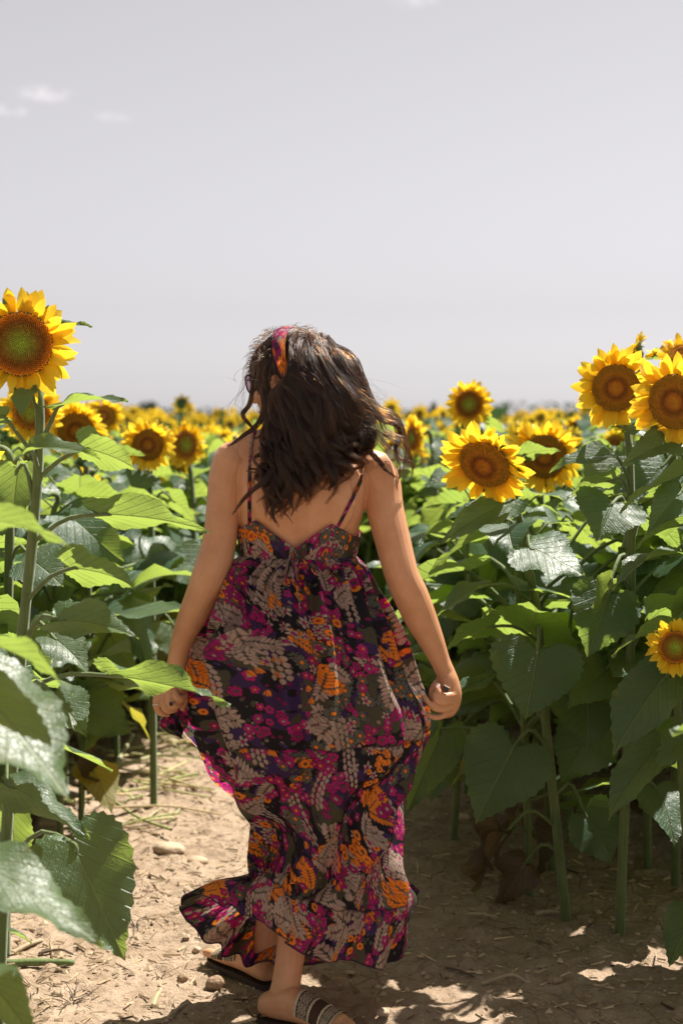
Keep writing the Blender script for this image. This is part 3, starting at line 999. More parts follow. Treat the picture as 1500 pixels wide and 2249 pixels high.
hero('sunflower', 'sunflower whose bent green stalk hooks over at the left edge', 3.7,
     [(22, 1000), (24, 1060), (22, 1200), (16, 1500)], (-45, 1005), [((22, 1060), (60, 1035), (110, 1075), 'g', 90), ((20, 1150), (-20, 1140), (-90, 1200), 'w', 130), ((18, 1250), (70, 1230), (140, 1290), 'h', 140), ((16, 1380), (60, 1380), (110, 1470), 'k', 150)],
     30, G_FRONT, 3.66, (-0.5, -0.6, -0.6), 0.9, fine=1)
# ---------------------------------------------------------------- the field: every plant near enough to show is one thing
def leaf_variant(seed, n, rings):
    """a leaf at the origin growing along +X"""
    rng = np.random.RandomState(seed)
    e = rng.uniform(0.35, 0.95); pl = rng.uniform(0.12, 0.19)
    B = np.array((pl * math.cos(e), 0, pl * math.sin(e)))
    pit = rng.choice([0.25, 0.0, -0.35, -0.75, -1.1], p=[.12, .24, .28, .24, .12]) + rng.uniform(-.15, .15)
    L = rng.uniform(0.19, 0.23)
    yaw = rng.uniform(-.3, .3)
    ax = np.array((math.cos(pit) * math.cos(yaw), math.cos(pit) * math.sin(yaw), math.sin(pit)))
    up = np.array((-math.sin(pit), rng.uniform(-.35, .35), math.cos(pit)))
    return leaf_mesh((0, 0, 0), B, B + ax * L, up, L * rng.uniform(0.85, 1.02), rng, n=n, rings=rings, fold=rng.uniform(.05, .4), droop=rng.uniform(.2, 1.2),
                     ruffle=rng.uniform(.03, .10), arch=0.012, twist=rng.uniform(-.5, .5), serr=0.015 if n > 12 else 0.0)


LEAF_HI = [leaf_variant(400 + i, 22, 4) for i in range(14)]
LEAF_LO = [leaf_variant(430 + i, 10, 2) for i in range(10)]
LEAF_DRY = []
for i in range(3):
    r_ = np.random.RandomState(470 + i)
    LEAF_DRY.append(leaf_mesh((0, 0, 0), (0.07, 0, 0.02), (0.13, 0.01, -0.13), (0.8, 0, 0.3), 0.09, r_, n=14, rings=3, fold=1.1, droop=0.7, ruffle=.25, mat='leaf_dry', arch=.02, twist=1.0))
LEAF_YEL = [leaf_mesh((0, 0, 0), (0.10, 0, 0.05), (0.20, 0.02, -0.09), (0.6, 0, 0.8), 0.15, np.random.RandomState(480), n=16, rings=3, mat='leaf_yellow')]

TEMPL = []
for k in range(8):
    rng = np.random.RandomState(500 + k)
    H = 1.30
    bx, by = rng.uniform(-.05, .05, 2)
    pts = [(0, 0, -0.03), (bx * .4, by * .4, .4), (bx, by, .85), (bx * 1.3 + rng.uniform(-.02, .02), by * 1.2, 1.18), (bx * 1.4, by * 1.3 + 0.015, H - .035), (bx * 1.45, by * 1.3 - 0.015, H - 0.012), (bx * 1.45, by * 1.3 - 0.055, H - 0.018)]
    P = spline(pts, 24)
    V, F = tube(P, np.linspace(.0125, .0085, 24), 7)
    nodes = []
    az = rng.uniform(0, 6)
    for z in np.linspace(0.16, 1.24, 22):
        i = int(np.argmin(abs(P[:, 2] - z) + (np.arange(24) > 18) * 9))
        az += 2.39996 + rng.uniform(-.3, .3)
        s = np.interp(z, (.2, .45, .75, 1.0, 1.24), (.95, 1.36, 1.48, 1.18, .62)) * rng.uniform(.85, 1.15)
        nodes.append((P[i], az, s, z))
    TEMPL.append((mesh('stem', V, F, [M['stem']]), nodes, P[-1]))

# filler leaves added to the front right plants, turned away, to shade the soil
HEROES = [o for o in bpy.data.objects if o.type == 'EMPTY']
for hi, o in enumerate(HEROES):
    rng = np.random.RandomState(900 + hi)
    if o.location.y > 4.3 or o.location.x < 0: continue
    for j in range(7):
        q = Quaternion((0, 0, 1), rng.uniform(.1, 2.0)) @ Quaternion((0, 1, 0), rng.uniform(-.25, .25))
        obj('leaf', LEAF_HI[rng.randint(14)], o, (0.0, 0.02, .55 + .09 * j), q, float(rng.uniform(1.0, 1.3)))
HERO_XY = [(o.location.x, o.location.y) for o in bpy.data.objects if o.type == 'EMPTY']


def field_plant(x, y, size, rz, k, bloom, nv, hs, seed, fine, label, group):
    rng = np.random.RandomState(seed)
    stem_me, nodes, hp = TEMPL[k]
    root = thing('sunflower', label, 'sunflower', (x, y, gz(x, y)), group, rz)
    root.scale = (size,) * 3
    obj('stem', stem_me, root)
    near = y < 7.0
    for p, az, s, z in nodes:
        if y > 9 and z < 0.62: continue
        if z < 0.46 and rng.rand() < (0.30 if x > 0 else .12): continue
        if z < 0.34 and rng.rand() < (0.5 if x > 0 else .25):
            me = LEAF_DRY[rng.randint(3)]
        elif z < 0.6 and rng.rand() < 0.08:
            me = LEAF_YEL[0]
        else:
            me = (LEAF_HI if near else LEAF_LO)[rng.randint(14 if near else 10)]
        q = Quaternion((0, 0, 1), az) @ Quaternion((1, 0, 0), rng.uniform(-.3, .3)) @ Quaternion((0, 1, 0), rng.uniform(-.25, .3))
        obj('leaf', me, root, p, q, float(s * rng.uniform(.9, 1.1)))
    if bloom == 'open':
        c, s = math.cos(-rz), math.sin(-rz)
        n2 = np.array((nv[0] * c - nv[1] * s, nv[0] * s + nv[1] * c, nv[2]))
        add_head(root, hp + n2 * 0.03, n2, hs, seed, 2 if y < 6 else (1 if y < 9 else 0), 28, rng.uniform(0, 6))
    elif bloom == 'bud':
        obj('bud', BUDS[seed % 2], root, hp, track((rng.uniform(-.3, .3), -.5, .8)), 1.0)
    return root


def proj(p):
    v = np.asarray(p, float) - np.array((0, 0, CAM_H))
    dep = v[1] * math.cos(TILT) - v[2] * math.sin(TILT)
    up = v[1] * math.sin(TILT) + v[2] * math.cos(TILT)
    return 750 + FPX * v[0] / dep, 1124.5 - FPX * up / dep


fr = np.random.RandomState(77)
cands = []
yy = 2.6
while yy < 10.4:
    hw = 0.24 * yy + 0.55
    for xx in np.arange(-hw, hw, 0.37):
        x = xx + fr.uniform(-.13, .13); y = yy + fr.uniform(-.11, .11)
        xl, xr = path_edges(y)
        if xl + 0.02 < x < xr - 0.02: continue
        if x > 0 and y < 3.6 and x < 1.12: continue
        if x < 0 and y < 3.35: continue
        if x < 0 and y < 4.6 and x > -0.98: continue
        if x > 0 and y < 4.2 and x < 0.95: continue
        if min(math.hypot(x - a, y - b) for a, b in HERO_XY) < 0.20: continue
        cands.append((x, y))
    yy += 0.285
n_field = 0
specs = []
for x, y in cands:
    seed = fr.randint(1, 90000)
    rz = fr.uniform(-.5, .5)
    k = fr.randint(8)
    u = fr.rand()
    if y < 4.6: tall = fr.uniform(.84, .99); bl = 'none'
    elif y < 6.4: tall = fr.uniform(.86, 1.0); bl = 'open' if u < .12 else 'none'
    else: tall = fr.uniform(.94, 1.05); bl = 'open' if u < .72 else ('bud' if u < .85 else 'none')
    if y > 6.4 and fr.rand() < 0.08: tall += 0.07
    yaw = fr.normal(0, .7); pitch = fr.normal(-.15, .35)
    if fr.rand() < 0.08: yaw += fr.choice((-1.6, 1.6, 3.0))
    nv = np.array((math.sin(yaw) * math.cos(pitch), -math.cos(yaw) * math.cos(pitch), math.sin(pitch)))
    hs = fr.uniform(.58, .82)
    hx, hy = proj((x, y, 1.3 * tall))
    side = 'left' if x < path_edges(y)[0] + .3 and hx < 660 else 'right'
    where = next(w for lim, w in ((150, 'at the left picture edge'), (300, 'beyond the tall left plant'), (430, 'beyond the round left bloom'), (560, 'just left of the woman'), (850, 'straight behind the woman'),
                                  (960, 'just right of the woman'), (1120, 'beyond the nodding bloom'), (1290, 'between the two right hand stems'), (1420, 'beyond the tall right stem'), (99999, 'at the right picture edge')) if hx < lim)
    band = next(w for lim, w in ((4.6, 'nearest row'), (5.6, 'second row'), (7.0, 'few rows back'), (9.0, 'blurred'), (99, 'tiny and blurred')) if y < lim)
    look = {'none': 'leafy bloomless sunflower', 'bud': 'sunflower in green bud'}.get(bl)
    if look is None:
        look = 'bloom ' + ('facing away' if abs(yaw) > 2.2 else 'in profile' if abs(yaw) > 1.1 else 'turned right' if yaw > .45 else 'turned left' if yaw < -.45 else 'nodding' if pitch < -.3 else 'facing the camera')
    specs.append((x, y, tall, rz, k, bl, nv, hs, seed, look, where, band, hx))
by_lab = {}
for s in specs: by_lab.setdefault(s[9:12], []).append(s[12])
ORD = ('first', 'second', 'third', 'fourth', 'fifth', 'sixth', 'seventh', 'eighth', 'ninth', 'tenth', 'eleventh', 'twelfth', 'thirteenth', 'fourteenth', 'fifteenth')
for x, y, tall, rz, k, bl, nv, hs, seed, look, where, band, hx in specs:
    same = sorted(by_lab[(look, where, band)])
    lab = f'{look}, {where}, {band}'
    if len(same) > 1: lab += f', {ORD[same.index(hx)]} from left'
    field_plant(x, y, tall, rz, k, bl, nv, hs, seed, 0, lab, f'sunflowers {where}, {band}')
    n_field += 1
print('field plants', n_field)

# ---- beyond about 13 m nobody could count them: one mass of blooms and leaves
rng = np.random.RandomState(5)
mb = MB()
ystep = 5.0
green = np.array((0.035, 0.075, 0.022))
while ystep < 150:
    hw = 0.42 * ystep + 4
    xs = np.arange(-hw, hw, 0.5 if ystep < 40 else 0.9)
    for x0 in xs:
        x = x0 + rng.uniform(-.2, .2); y = ystep + rng.uniform(-.2, .2)
        if ystep < 10.5 and abs(x) < 0.24 * y + 0.95: continue
        H = rng.normal(1.31, .085) + (0.10 if rng.rand() < .06 else 0)
        g = green * rng.uniform(.6, 1.5)
        nl = 6 if ystep < 40 else 4
        for i in range(nl):
            a = rng.uniform(0, 6.28); L = rng.uniform(.18, .3); z = H - rng.uniform(.05, .55)
            d = np.array((math.cos(a), math.sin(a), 0)); s = np.array((-math.sin(a), math.cos(a), 0)) * L * .45; u = np.array((0, 0, 1.))
            c = np.array((x, y, z))
            mb.add([c + d * .08 + u * .03, c + d * (.08 + L * .35) + s + u * .04, c + d * (.08 + L) - u * L * rng.uniform(0, .7), c + d * (.08 + L * .35) - s + u * .04], np.array([[0, 1, 2, 3]]), 0, None, g)
        mb.add([(x - .012, y, H - .7), (x + .012, y, H - .7), (x + .012, y, H), (x - .012, y, H)], np.array([[0, 1, 2, 3]]), 0, None, green * 1.6)
        if rng.rand() < .62:
            yaw = rng.normal(0, .6) + (3.1 if rng.rand() < .06 else 0); pit = rng.normal(-.1, .25); R = rng.uniform(.075, .115)
            nv = np.array((math.sin(yaw) * math.cos(pit), -math.cos(yaw) * math.cos(pit), math.sin(pit)))
            e1 = nrm(np.cross(nv, (0, 0, 1))); e2 = np.cross(nv, e1); c = np.array((x, y, H)) + nv * .03
            n = 16; a = np.arange(n) / n * 6.2832
            rr = np.where(np.arange(n) % 2 == 0, R * 1.15, R * .75) * rng.uniform(.9, 1.1, n)
            o = c + nv * .008 + (np.cos(a) * rr)[:, None] * e1 + (np.sin(a) * rr)[:, None] * e2
            i_ = c + (np.cos(a) * R * .42)[:, None] * e1 + (np.sin(a) * R * .42)[:, None] * e2
            mb.add(np.concatenate([i_, o]), grid_faces(2, n, True), 0, None, (0.90, 0.58, 0.03))
            mb.add(np.concatenate([i_ + nv * .004, [c + nv * .015]]), np.array([[k_, (k_ + 1) % n, n] for k_ in range(n)]), 0, None, (0.20, 0.11, 0.02))
            mb.add(np.concatenate([o * .7 + c * .3 - nv * .02, [c - nv * .03]]), np.array([[(k_ + 1) % n, k_, n] for k_ in range(n)]), 0, None, green * 1.4)
    ystep += 0.42 if ystep < 30 else (1.0 if ystep < 70 else 2.5)
tag(obj('distant_sunflowers', mb.mesh('distant_sunflowers', [M['far']], col=True, uv=False)), 'hazy sea of yellow blooms and leaves running to the horizon', kind='stuff')

# ---- trees at the end of the field
def tree_crown(rng, H, Wd, conifer):
    mb = MB()
    n = 900
    for i in range(n):
        if conifer:
            t = rng.rand() ** .7
            z = H * (.08 + .92 * (1 - t)); r = Wd / 2 * t * (0.75 + .35 * math.sin(z * 4.0 + rng.uniform(0, .8))) * rng.uniform(.55, 1.05)
            a = rng.uniform(0, 6.28)
            c = np.array((r * math.cos(a), r * math.sin(a), z)); s = .06 * H
        else:
            cl = i % 9
            rr = np.random.RandomState(cl + int(H * 100))
            cc = np.array((rr.uniform(-.34, .34) * Wd, rr.uniform(-.3, .3) * Wd, H * rr.uniform(.35, .82)))
            v = rng.normal(size=3); v /= np.linalg.norm(v)
            c = cc + v * Wd * .2 * rng.uniform(.6, 1.1); s = .05 * H
        d = rng.normal(size=(3, 3)) * s
        mb.add(c + d, np.array([[0, 1, 2]]), 0, None, np.array((0.035, 0.06, 0.028)) * rng.uniform(.6, 1.5))
    return mb.mesh('crown', [M['far']], smooth=False, col=True, uv=False)


def far_tree(px, top, d, wpx, conifer, label):
    rng = np.random.RandomState(int(px))
    p = at(px, 915, d); H = (915 - top) / FPX * d + CAM_H; Wd = wpx / FPX * d
    t = thing('spruce_tree' if conifer else 'broadleaf_tree', label, 'tree', (p[0], d, 0), 'trees beyond the end of the field')
    obj('crown', tree_crown(rng, H, Wd, conifer), t)
    V, F = tube(spline([(0, 0, -.2), (.1, 0, H * .3), (0, 0, H * .8)], 8), np.linspace(.035, .01, 8) * H, 8)
    obj('trunk', mesh('trunk', V, F, [M['rootlet']]), t)


far_tree(952, 884, 520, 30, True, 'pointed dark spruce on the horizon just right of the woman\'s hair')
far_tree(974, 902, 530, 30, False, 'low round tree beside the pointed spruce on the horizon')
far_tree(330, 880, 500, 46, False, 'tallest rounded tree on the horizon beyond the round left sunflower')
far_tree(300, 890, 505, 34, False, 'rounded tree on the horizon, left neighbour of the tallest one')
far_tree(357, 896, 510, 26, True, 'narrow conifer on the horizon, right neighbour of the tallest rounded tree')
far_tree(438, 902, 540, 30, False, 'low tree on the horizon just left of the woman\'s shoulder')
far_tree(462, 906, 545, 26, False, 'lowest tree on the horizon beside the woman\'s left shoulder')
far_tree(1142, 905, 560, 34, False, 'low tree on the horizon behind the half hidden right bloom')
far_tree(1236, 902, 560, 40, False, 'wide tree on the horizon left of the tall round right bloom')
far_tree(1282, 906, 565, 36, False, 'tree on the horizon against the petals of the tall round bloom')
mb = MB()
rng = np.random.RandomState(9)
for i in range(6500):
    x = rng.uniform(-190, 190)
    hmax = np.interp(x, (-190, -60, -25, 20, 60, 100, 190), (4.6, 4.4, 3.2, 3.2, 6.2, 7.6, 7.6)) * (0.8 + .5 * vnoise(np.array([x / 6.0]), np.array([0.5]), 2)[0])
    c = np.array((x, 580 + rng.uniform(-8, 8), rng.uniform(0, 1) * hmax))
    mb.add(c + rng.normal(size=(3, 3)) * .5, np.array([[0, 1, 2]]), 0, None, np.array((0.035, 0.06, 0.028)) * rng.uniform(.6, 1.5))
tag(obj('distant_woods', mb.mesh('distant_woods', [M['far']], smooth=False, col=True, uv=False)), 'thin dark line of woods along the horizon', kind='stuff')


# ---------------------------------------------------------------- what lies on the soil
def on_ground(px, py, lift=0.0):
    p = ground_at(px, py)
    for _ in range(3):
        k = p.copy(); k[2] = gz(p[0], p[1])
        # slide along the view line to the real height of the soil
        s = (CAM_H - k[2]) / CAM_H
        g = ground_at(px, py); p = np.array((g[0] * s, g[1] * s, k[2]))
    return p + np.array((0, 0, lift))


def rock(name, px, py, w, label, mat, seed, flat=0.6, group=None):
    rng = np.random.RandomState(seed)
    import bmesh
    bm = bmesh.new()
    bmesh.ops.create_icosphere(bm, subdivisions=3, radius=1.0)
    p = on_ground(px, py)
    r = w / FPX * p[1] / 2
    ph = rng.uniform(0, 50, 3)
    sx, sy = rng.uniform(.7, 1.0), rng.uniform(.6, .9)
    for v in bm.verts:
        c = v.co
        k = 1 + 0.5 * float(fbm(np.array([c.x * 1.3 + ph[0] + c.z]), np.array([c.y * 1.3 + ph[1] - c.z]), 3, seed)[0]) * 1.4
        q = np.sign(c.x) * abs(c.x) ** .8
        v.co = Vector((q * k * r, c.y * k * r * sy, c.z * k * r * flat * sx))
    me = bpy.data.meshes.new(name); bm.to_mesh(me); bm.free()
    for f in me.polygons: f.use_smooth = mat == 'stone'
    me.materials.append(M[mat])
    o = obj(name, me, None, (p[0], p[1], p[2] + r * flat * .35), Quaternion((0, 0, 1), rng.uniform(-.4, .4)))
    return tag(o, label, name.replace('_', ' '), group)


rock('stone', 372, 1868, 74, 'largest pale flat stone on the sunlit path, left of the dress', 'stone', 1, .42)
rock('stone', 437, 1893, 44, 'tan stone with shaded underside, right neighbour of the largest flat stone', 'stone', 2, .45)
rock('stone', 433, 2088, 20, 'small brown stone on bright soil below the left hem tip', 'stone', 3, .8)
rock('soil_clod', 402, 2152, 26, 'round dark clod at the edge of the shadow, left of the feet', 'clod', 4, .8)
rock('soil_clod', 470, 2165, 40, 'dark angular clod in the shadow beside the far sandal', 'clod', 5, .8)
rock('soil_clod', 1355, 1905, 24, 'small clod in the shade under the right hand plants', 'clod', 6, .7)
rock('soil_clod', 1372, 1797, 24, 'clod at the back of the shade between the right stems', 'clod', 7, .7)
rock('stone', 1020, 1800, 34, 'grey stone behind the stems right of the dress', 'stone', 8, .7)
rock('stone', 768, 2138, 26, 'pale stone chip on the sunlit patch right of the ankle', 'stone', 9, .5)
rock('stone', 840, 2226, 30, 'grey stone in the shade near the toes', 'stone', 10, .6)
rock('soil_clod', 1215, 2155, 38, 'broad clod in the shade at the lower right', 'clod', 11, .5)
rock('soil_clod', 1288, 2192, 30, 'dark clod in the bottom right corner shade', 'clod', 12, .6)


def stick(name, a, b, r, label, mat='stalk', bend=0.0, lift=0.012, seed=0, mid=None):
    A = on_ground(*a, lift); B = on_ground(*b, lift)
    pts = [A, (A + B) / 2 + np.array((bend, bend * .6, abs(bend) * .5 + .004)), B]
    if mid is not None: pts[1] = on_ground(*mid, lift * 1.6)
    r *= 1.35 if name == 'cut_stalk' else 1.0
    V, F = capped(spline(pts, 14) - A, np.linspace(r, r * .75, 14) * (1 + .12 * (np.arange(14) % 5 == 2)), 7)
    o = obj(name, mesh(name, V, F, [M[mat]]), None, A)
    return tag(o, label, 'stalk', 'cut stalks and straw on the path')


stick('cut_stalk', (-10, 2128), (158, 2124), .0085, 'thick green cut stalk lying at the bottom left edge', 'stem')
stick('cut_stalk', (312, 1592), (418, 1648), .009, 'thickest pale stalk lying beside the left hand', lift=.03)
stick('cut_stalk', (208, 1715), (350, 1672), .008, 'curved pale stalk with hooked end on the left path edge', mid=(290, 1700), lift=.03)
stick('cut_stalk', (246, 1730), (292, 1640), .008, 'straight pale stalk leaning across the curved one', lift=.05)
stick('cut_stalk', (152, 1708), (212, 1652), .008, 'greenish stalk at the foot of the left plants', lift=.02)
stick('cut_stalk', (196, 1650), (300, 1622), .007, 'thin stalk at the top of the stalk heap', lift=.05)
stick('cut_stalk', (238, 1612), (312, 1600), .006, 'looped green stalk at the back of the heap', 'stem', .05, .05)
stick('cut_stalk', (186, 1640), (196, 1702), .006, 'short upright looking stalk in the heap', 'stalk', .0, .04)
stick('cut_stalk', (170, 1728), (232, 1712), .007, 'dull stalk under the stalk heap', 'straw', .02, .02)
stick('straw', (258, 1818), (352, 1838), .004, 'long flat straw above the largest stone', 'straw', .0, .006)
stick('straw', (322, 1806), (352, 1782), .005, 'pale short straw tilted on the sunlit path', 'stalk', .0, .008)
stick('straw', (374, 1815), (396, 1780), .006, 'whitish straw next to the dress edge', 'stalk', .0, .008)
stick('straw', (88, 2098), (160, 2100), .004, 'brown twig above the thick green stalk', 'rootlet', .01, .006)
stick('straw', (32, 2096), (92, 2070), .007, 'brown half buried stalk at the left, above the green one', 'straw', .0, .006)
stick('straw', (370, 2240), (412, 2208), .004, 'pale straw in the shadow at the bottom', 'straw', .0, .006)
stick('straw', (338, 2212), (352, 2182), .006, 'short white chip at the shadow edge', 'stalk', .0, .006)
stick('straw', (1060, 2165), (1150, 2158), .005, 'long grey straw in the shade at the lower right', 'straw', .02, .006)
stick('straw', (980, 2130), (1040, 2150), .004, 'thin dark twig right of the hem', 'rootlet', .0, .006)
stick('straw', (1030, 2015), (1090, 2022), .006, 'grey stalk piece beside the crumpled leaf heap', 'straw', .0, .01)
stick('straw', (1180, 2012), (1225, 2010), .008, 'half buried stalk at the foot of the first right stem', 'straw', .0, .008)


def tuft(px, py, h, n, label, seed, mat='rootlet', spread=1.0):
    rng = np.random.RandomState(seed)
    p = on_ground(px, py)
    hm = h / FPX * p[1]
    t = thing('dead_weed_tuft', label, 'dead weed', p)
    for i in range(n):
        a = rng.uniform(0, 6.28); e = rng.uniform(.02, .75)
        d = np.array((math.cos(a) * math.cos(e) * spread, math.sin(a) * math.cos(e) * spread, math.sin(e)))
        L = hm * rng.uniform(.5, 1.1)
        V, F = tube(spline([(0, 0, -.01), d * L * .5 + rng.normal(0, .22 * L, 3) * (1, 1, .4), d * L + rng.normal(0, .3 * L, 3) * (1, 1, .2)], 6), np.linspace(.0024, .0009, 6), 4)
        obj('twig', mesh('twig', V, F, [M[mat]]), t)


tuft(352, 2148, 44, 10, 'dry branching weed on the bright soil at the lower left', 1, 'straw')
tuft(452, 1960, 50, 9, 'dead brown weed standing behind the left hem tip', 2)
tuft(160, 2200, 46, 16, 'dark matted dead weed at the bottom left', 3, 'rootlet', 1.6)
tuft(70, 2160, 50, 12, 'tangled dry grass below the thick green stalk', 4, 'straw', 1.4)
tuft(1150, 2030, 44, 16, 'crumpled dead leaf heap on the shaded soil before the first right stem', 5, 'straw', 1.6)
tuft(480, 2180, 40, 12, 'flattened straw tuft in the shadow left of the far sandal', 6, 'straw', 1.8)
tuft(300, 2035, 40, 10, 'withered brown weed behind the lowest heart leaf', 7)

mbS, mbC = MB(), MB()
rng = np.random.RandomState(31)
for i in range(3200):
    y = rng.uniform(3.2, 8.0) if i % 3 else rng.uniform(3.2, 4.6); x = rng.uniform(-1.6, 1.7) if i % 4 else rng.normal(-.75, .3)
    L = rng.exponential(.008) + .005; a = rng.uniform(-1.0, 1.0) if rng.rand() < .7 else rng.uniform(0, 6.28)
    w = rng.uniform(.0008, .0024) * (1 + L * 12)
    z = gz(x, y) + rng.uniform(.001, .006)
    d = np.array((math.cos(a), math.sin(a), rng.uniform(-.25, .25))) * L; s = np.array((-math.sin(a), math.cos(a), 0)) * w; c = np.array((x, y, z)); u = np.array((0, 0, w * .8))
    cc = np.array((.40, .30, .19)) * rng.uniform(.6, 1.35)
    if rng.rand() < .10: cc = np.array((.10, .066, .04)) * rng.uniform(.6, 1.5)
    mbS.add([c - d - s, c - d + s, c - d + u * 2, c + d - s, c + d + s, c + d + u * 2], np.array([[0, 3, 5, 2], [2, 5, 4, 1], [1, 4, 3, 0]]), 0, None, cc)
for i in range(6500):
    y = rng.uniform(3.2, 8.0); x = rng.uniform(-1.6, 1.7)
    r = min(rng.exponential(.0032), .010) + .0020; c = np.array((x, y, gz(x, y) + r * .15))
    v = np.array([(1, 0, 0), (-1, 0, 0), (0, 1, 0), (0, -1, 0), (0, 0, .8), (0, 0, -.5)]) * r * rng.uniform(.6, 1.4, (6, 3))
    v[:, :2] = v[:, :2] @ np.array([[.8, .6], [-.6, .8]])
    mbC.add(c + v, np.array([[0, 2, 4], [2, 1, 4], [1, 3, 4], [3, 0, 4], [2, 0, 5], [1, 2, 5], [3, 1, 5], [0, 3, 5]]), 0, None, np.array((.40, .30, .205)) * rng.uniform(.65, 1.2))
for i in range(60):                                      # thin stalk bits trampled along the left edge
    y = rng.uniform(4.9, 6.6); x = -0.62 - rng.exponential(.16) + .05 * (5.8 - y); L = rng.uniform(.05, .20); a = rng.uniform(-.9, 1.1) + 3.14 * (rng.rand() < .2)
    A = np.array((x, y, gz(x, y) + rng.uniform(.006, .05))); d = np.array((math.cos(a), math.sin(a), rng.uniform(-.15, .12))) * L
    V, F = tube(spline([A - d, A + rng.normal(0, .012, 3), A + d], 6), rng.uniform(.0025, .0065), 6)
    mbS.add(V, F, 0, None, np.array([(.50, .46, .24), (.44, .34, .20), (.30, .31, .13)][rng.randint(3)]) * rng.uniform(.75, 1.2))
M['litter'] = mat_attr('soil_litter', 0.9, 0.1, 0.0, 0.3, 120)
tag(obj('straw_litter', mbS.mesh('straw_litter', [M['litter']], smooth=False, col=True, uv=False)), 'scattered straw bits and chaff on the soil', kind='stuff')
tag(obj('soil_crumbs', mbC.mesh('soil_crumbs', [M['litter']], smooth=False, col=True, uv=False)), 'loose crumbs of dry soil', kind='stuff')
# ---------------------------------------------------------------- the woman
def mat_skin():
    k = NT('tanned_skin')
    oc = obj_coord(k)
    n1 = k.noise(14, 4, 0.6, oc); n2 = k.noise(420, 2, 0.6, oc)
    c = k.mix(k.range(n1, 0.3, 0.7), (0.49, 0.228, 0.112), (0.60, 0.31, 0.17))
    c = k.mix(k.range(k.noise(60, 4, 0.7, oc), 0.60, 0.75, 0, 0.22), c, (0.36, 0.14, 0.07))
    mo = k.n('TexVoronoi'); mo.inputs['Scale'].default_value = 11.0; k.link(oc, mo.inputs['Vector'])
    c = k.mix(k.range(mo.outputs['Distance'], 0.018, 0.035, 0.7, 0.0), c, (0.13, 0.05, 0.03))
    nm = k.bump(n2, 0.12, 0.0012)
    return k.done(k.bsdf(c, 0.46, 0.38, nm, Subsurface_Weight=0.12, Subsurface_Radius=(0.012, 0.004, 0.002), Subsurface_Scale=0.6))


M['skin'] = mat_skin()
M['nail'] = mat_simple('nail', (0.62, 0.40, 0.33), 0.25, 0.5, 0.05)
M['cloth'] = mat_attr('printed_viscose', 0.62, 0.22, 0.36, 0.10, 900, 0.10, 1.7, 0.0008)
M['sandal_sole'] = mat_simple('dark_sandal_sole', (0.030, 0.020, 0.015), 0.6, 0.3, 0.3, 60, 0.2)
M['weave'] = mat_attr('woven_strap', 0.85, 0.1, 0.0, 0.3, 700, 0.5, 1, 0.0015)
M['silver'] = mat_simple('silver', (0.72, 0.68, 0.62), 0.25, 0.5, 0.05, metallic=1.0)
M['black'] = mat_simple('black_enamel', (0.008, 0.008, 0.009), 0.25, 0.5, 0.1)
M['frame'] = mat_simple('dark_tortoise_frame', (0.028, 0.014, 0.012), 0.25, 0.5, 0.5)


def mat_lens():
    k = NT('violet_lens')
    g = k.n('BsdfTransparent'); g.inputs[0].default_value = (0.52, 0.36, 0.46, 1)
    return k.done(k.mixs(0.22, g.outputs[0], k.bsdf((0.30, 0.16, 0.22), 0.08, 0.6)))


M['lens'] = mat_lens()


def mat_hair():
    k = NT('dark_brown_hair')
    h = k.n('BsdfHairPrincipled')
    h.parametrization = 'MELANIN'
    h.inputs['Melanin'].default_value = 0.83
    h.inputs['Melanin Redness'].default_value = 0.62
    h.inputs['Roughness'].default_value = 0.26
    h.inputs['Radial Roughness'].default_value = 0.42
    h.inputs['Random Color'].default_value = 0.4
    h.inputs['Random Roughness'].default_value = 0.3
    return k.done(h.outputs[0])


M['hair'] = mat_hair()
M['hair_base'] = mat_simple('hair_underlayer', (0.012, 0.008, 0.006), 0.6, 0.2, 0.3, 80, 0.3)

WX, WD = -0.10, 3.44


def ellipsoid(c, r, rot=None, n=14, m=22):
    a = np.linspace(0.03, np.pi - 0.03, n); b = np.arange(m) / m * 2 * np.pi
    V = np.stack([np.sin(a)[:, None] * np.cos(b), np.sin(a)[:, None] * np.sin(b), np.repeat(np.cos(a)[:, None], m, 1)], -1).reshape(-1, 3)
    V = V * np.asarray(r)
    if rot is not None: V = V @ np.asarray(rot).T
    return V + np.asarray(c), grid_faces(n, m, True)[:, ::-1]


def closed(V, rings, sides):
    """add fan caps to an open ring grid"""
    F = grid_faces(rings, sides, True)
    c0 = V[:sides].mean(0); c1 = V[-sides:].mean(0)
    V = np.vstack([V, c0, c1]); n = rings * sides
    i = np.arange(sides)
    t = np.concatenate([np.stack([(i + 1) % sides, i, np.full(sides, n)], -1),
                        np.stack([(rings - 1) * sides + i, (rings - 1) * sides + (i + 1) % sides, np.full(sides, n + 1)], -1)])
    return V, F, t


# torso cross-sections: height, centre x, centre y, half width, half depth
TOR = np.array([
    (0.76, -.100, 3.440, .150, .100), (0.84, -.100, 3.435, .172, .118), (0.92, -.102, 3.440, .168, .116), (1.00, -.104, 3.450, .138, .100), (1.07, -.105, 3.452, .128, .092),
    (1.13, -.104, 3.446, .138, .098), (1.19, -.100, 3.440, .150, .104), (1.25, -.095, 3.436, .158, .103), (1.295, -.090, 3.434, .163, .094), (1.328, -.088, 3.436, .150, .076), (1.352, -.092, 3.440, .108, .062), (1.375, -.098, 3.443, .072, .054), (1.40, -.104, 3.444, .056, .052)])
tz = np.linspace(0.76, 1.40, 60)
TP = np.stack([np.interp(tz, TOR[:, 0], TOR[:, i]) for i in range(1, 5)], -1)
for _ in range(3):
    TP[1:-1] = (TP[:-2] + 2 * TP[1:-1] + TP[2:]) / 4
ta = np.arange(48) / 48 * 2 * np.pi
cs, sn = np.cos(ta), np.sin(ta)
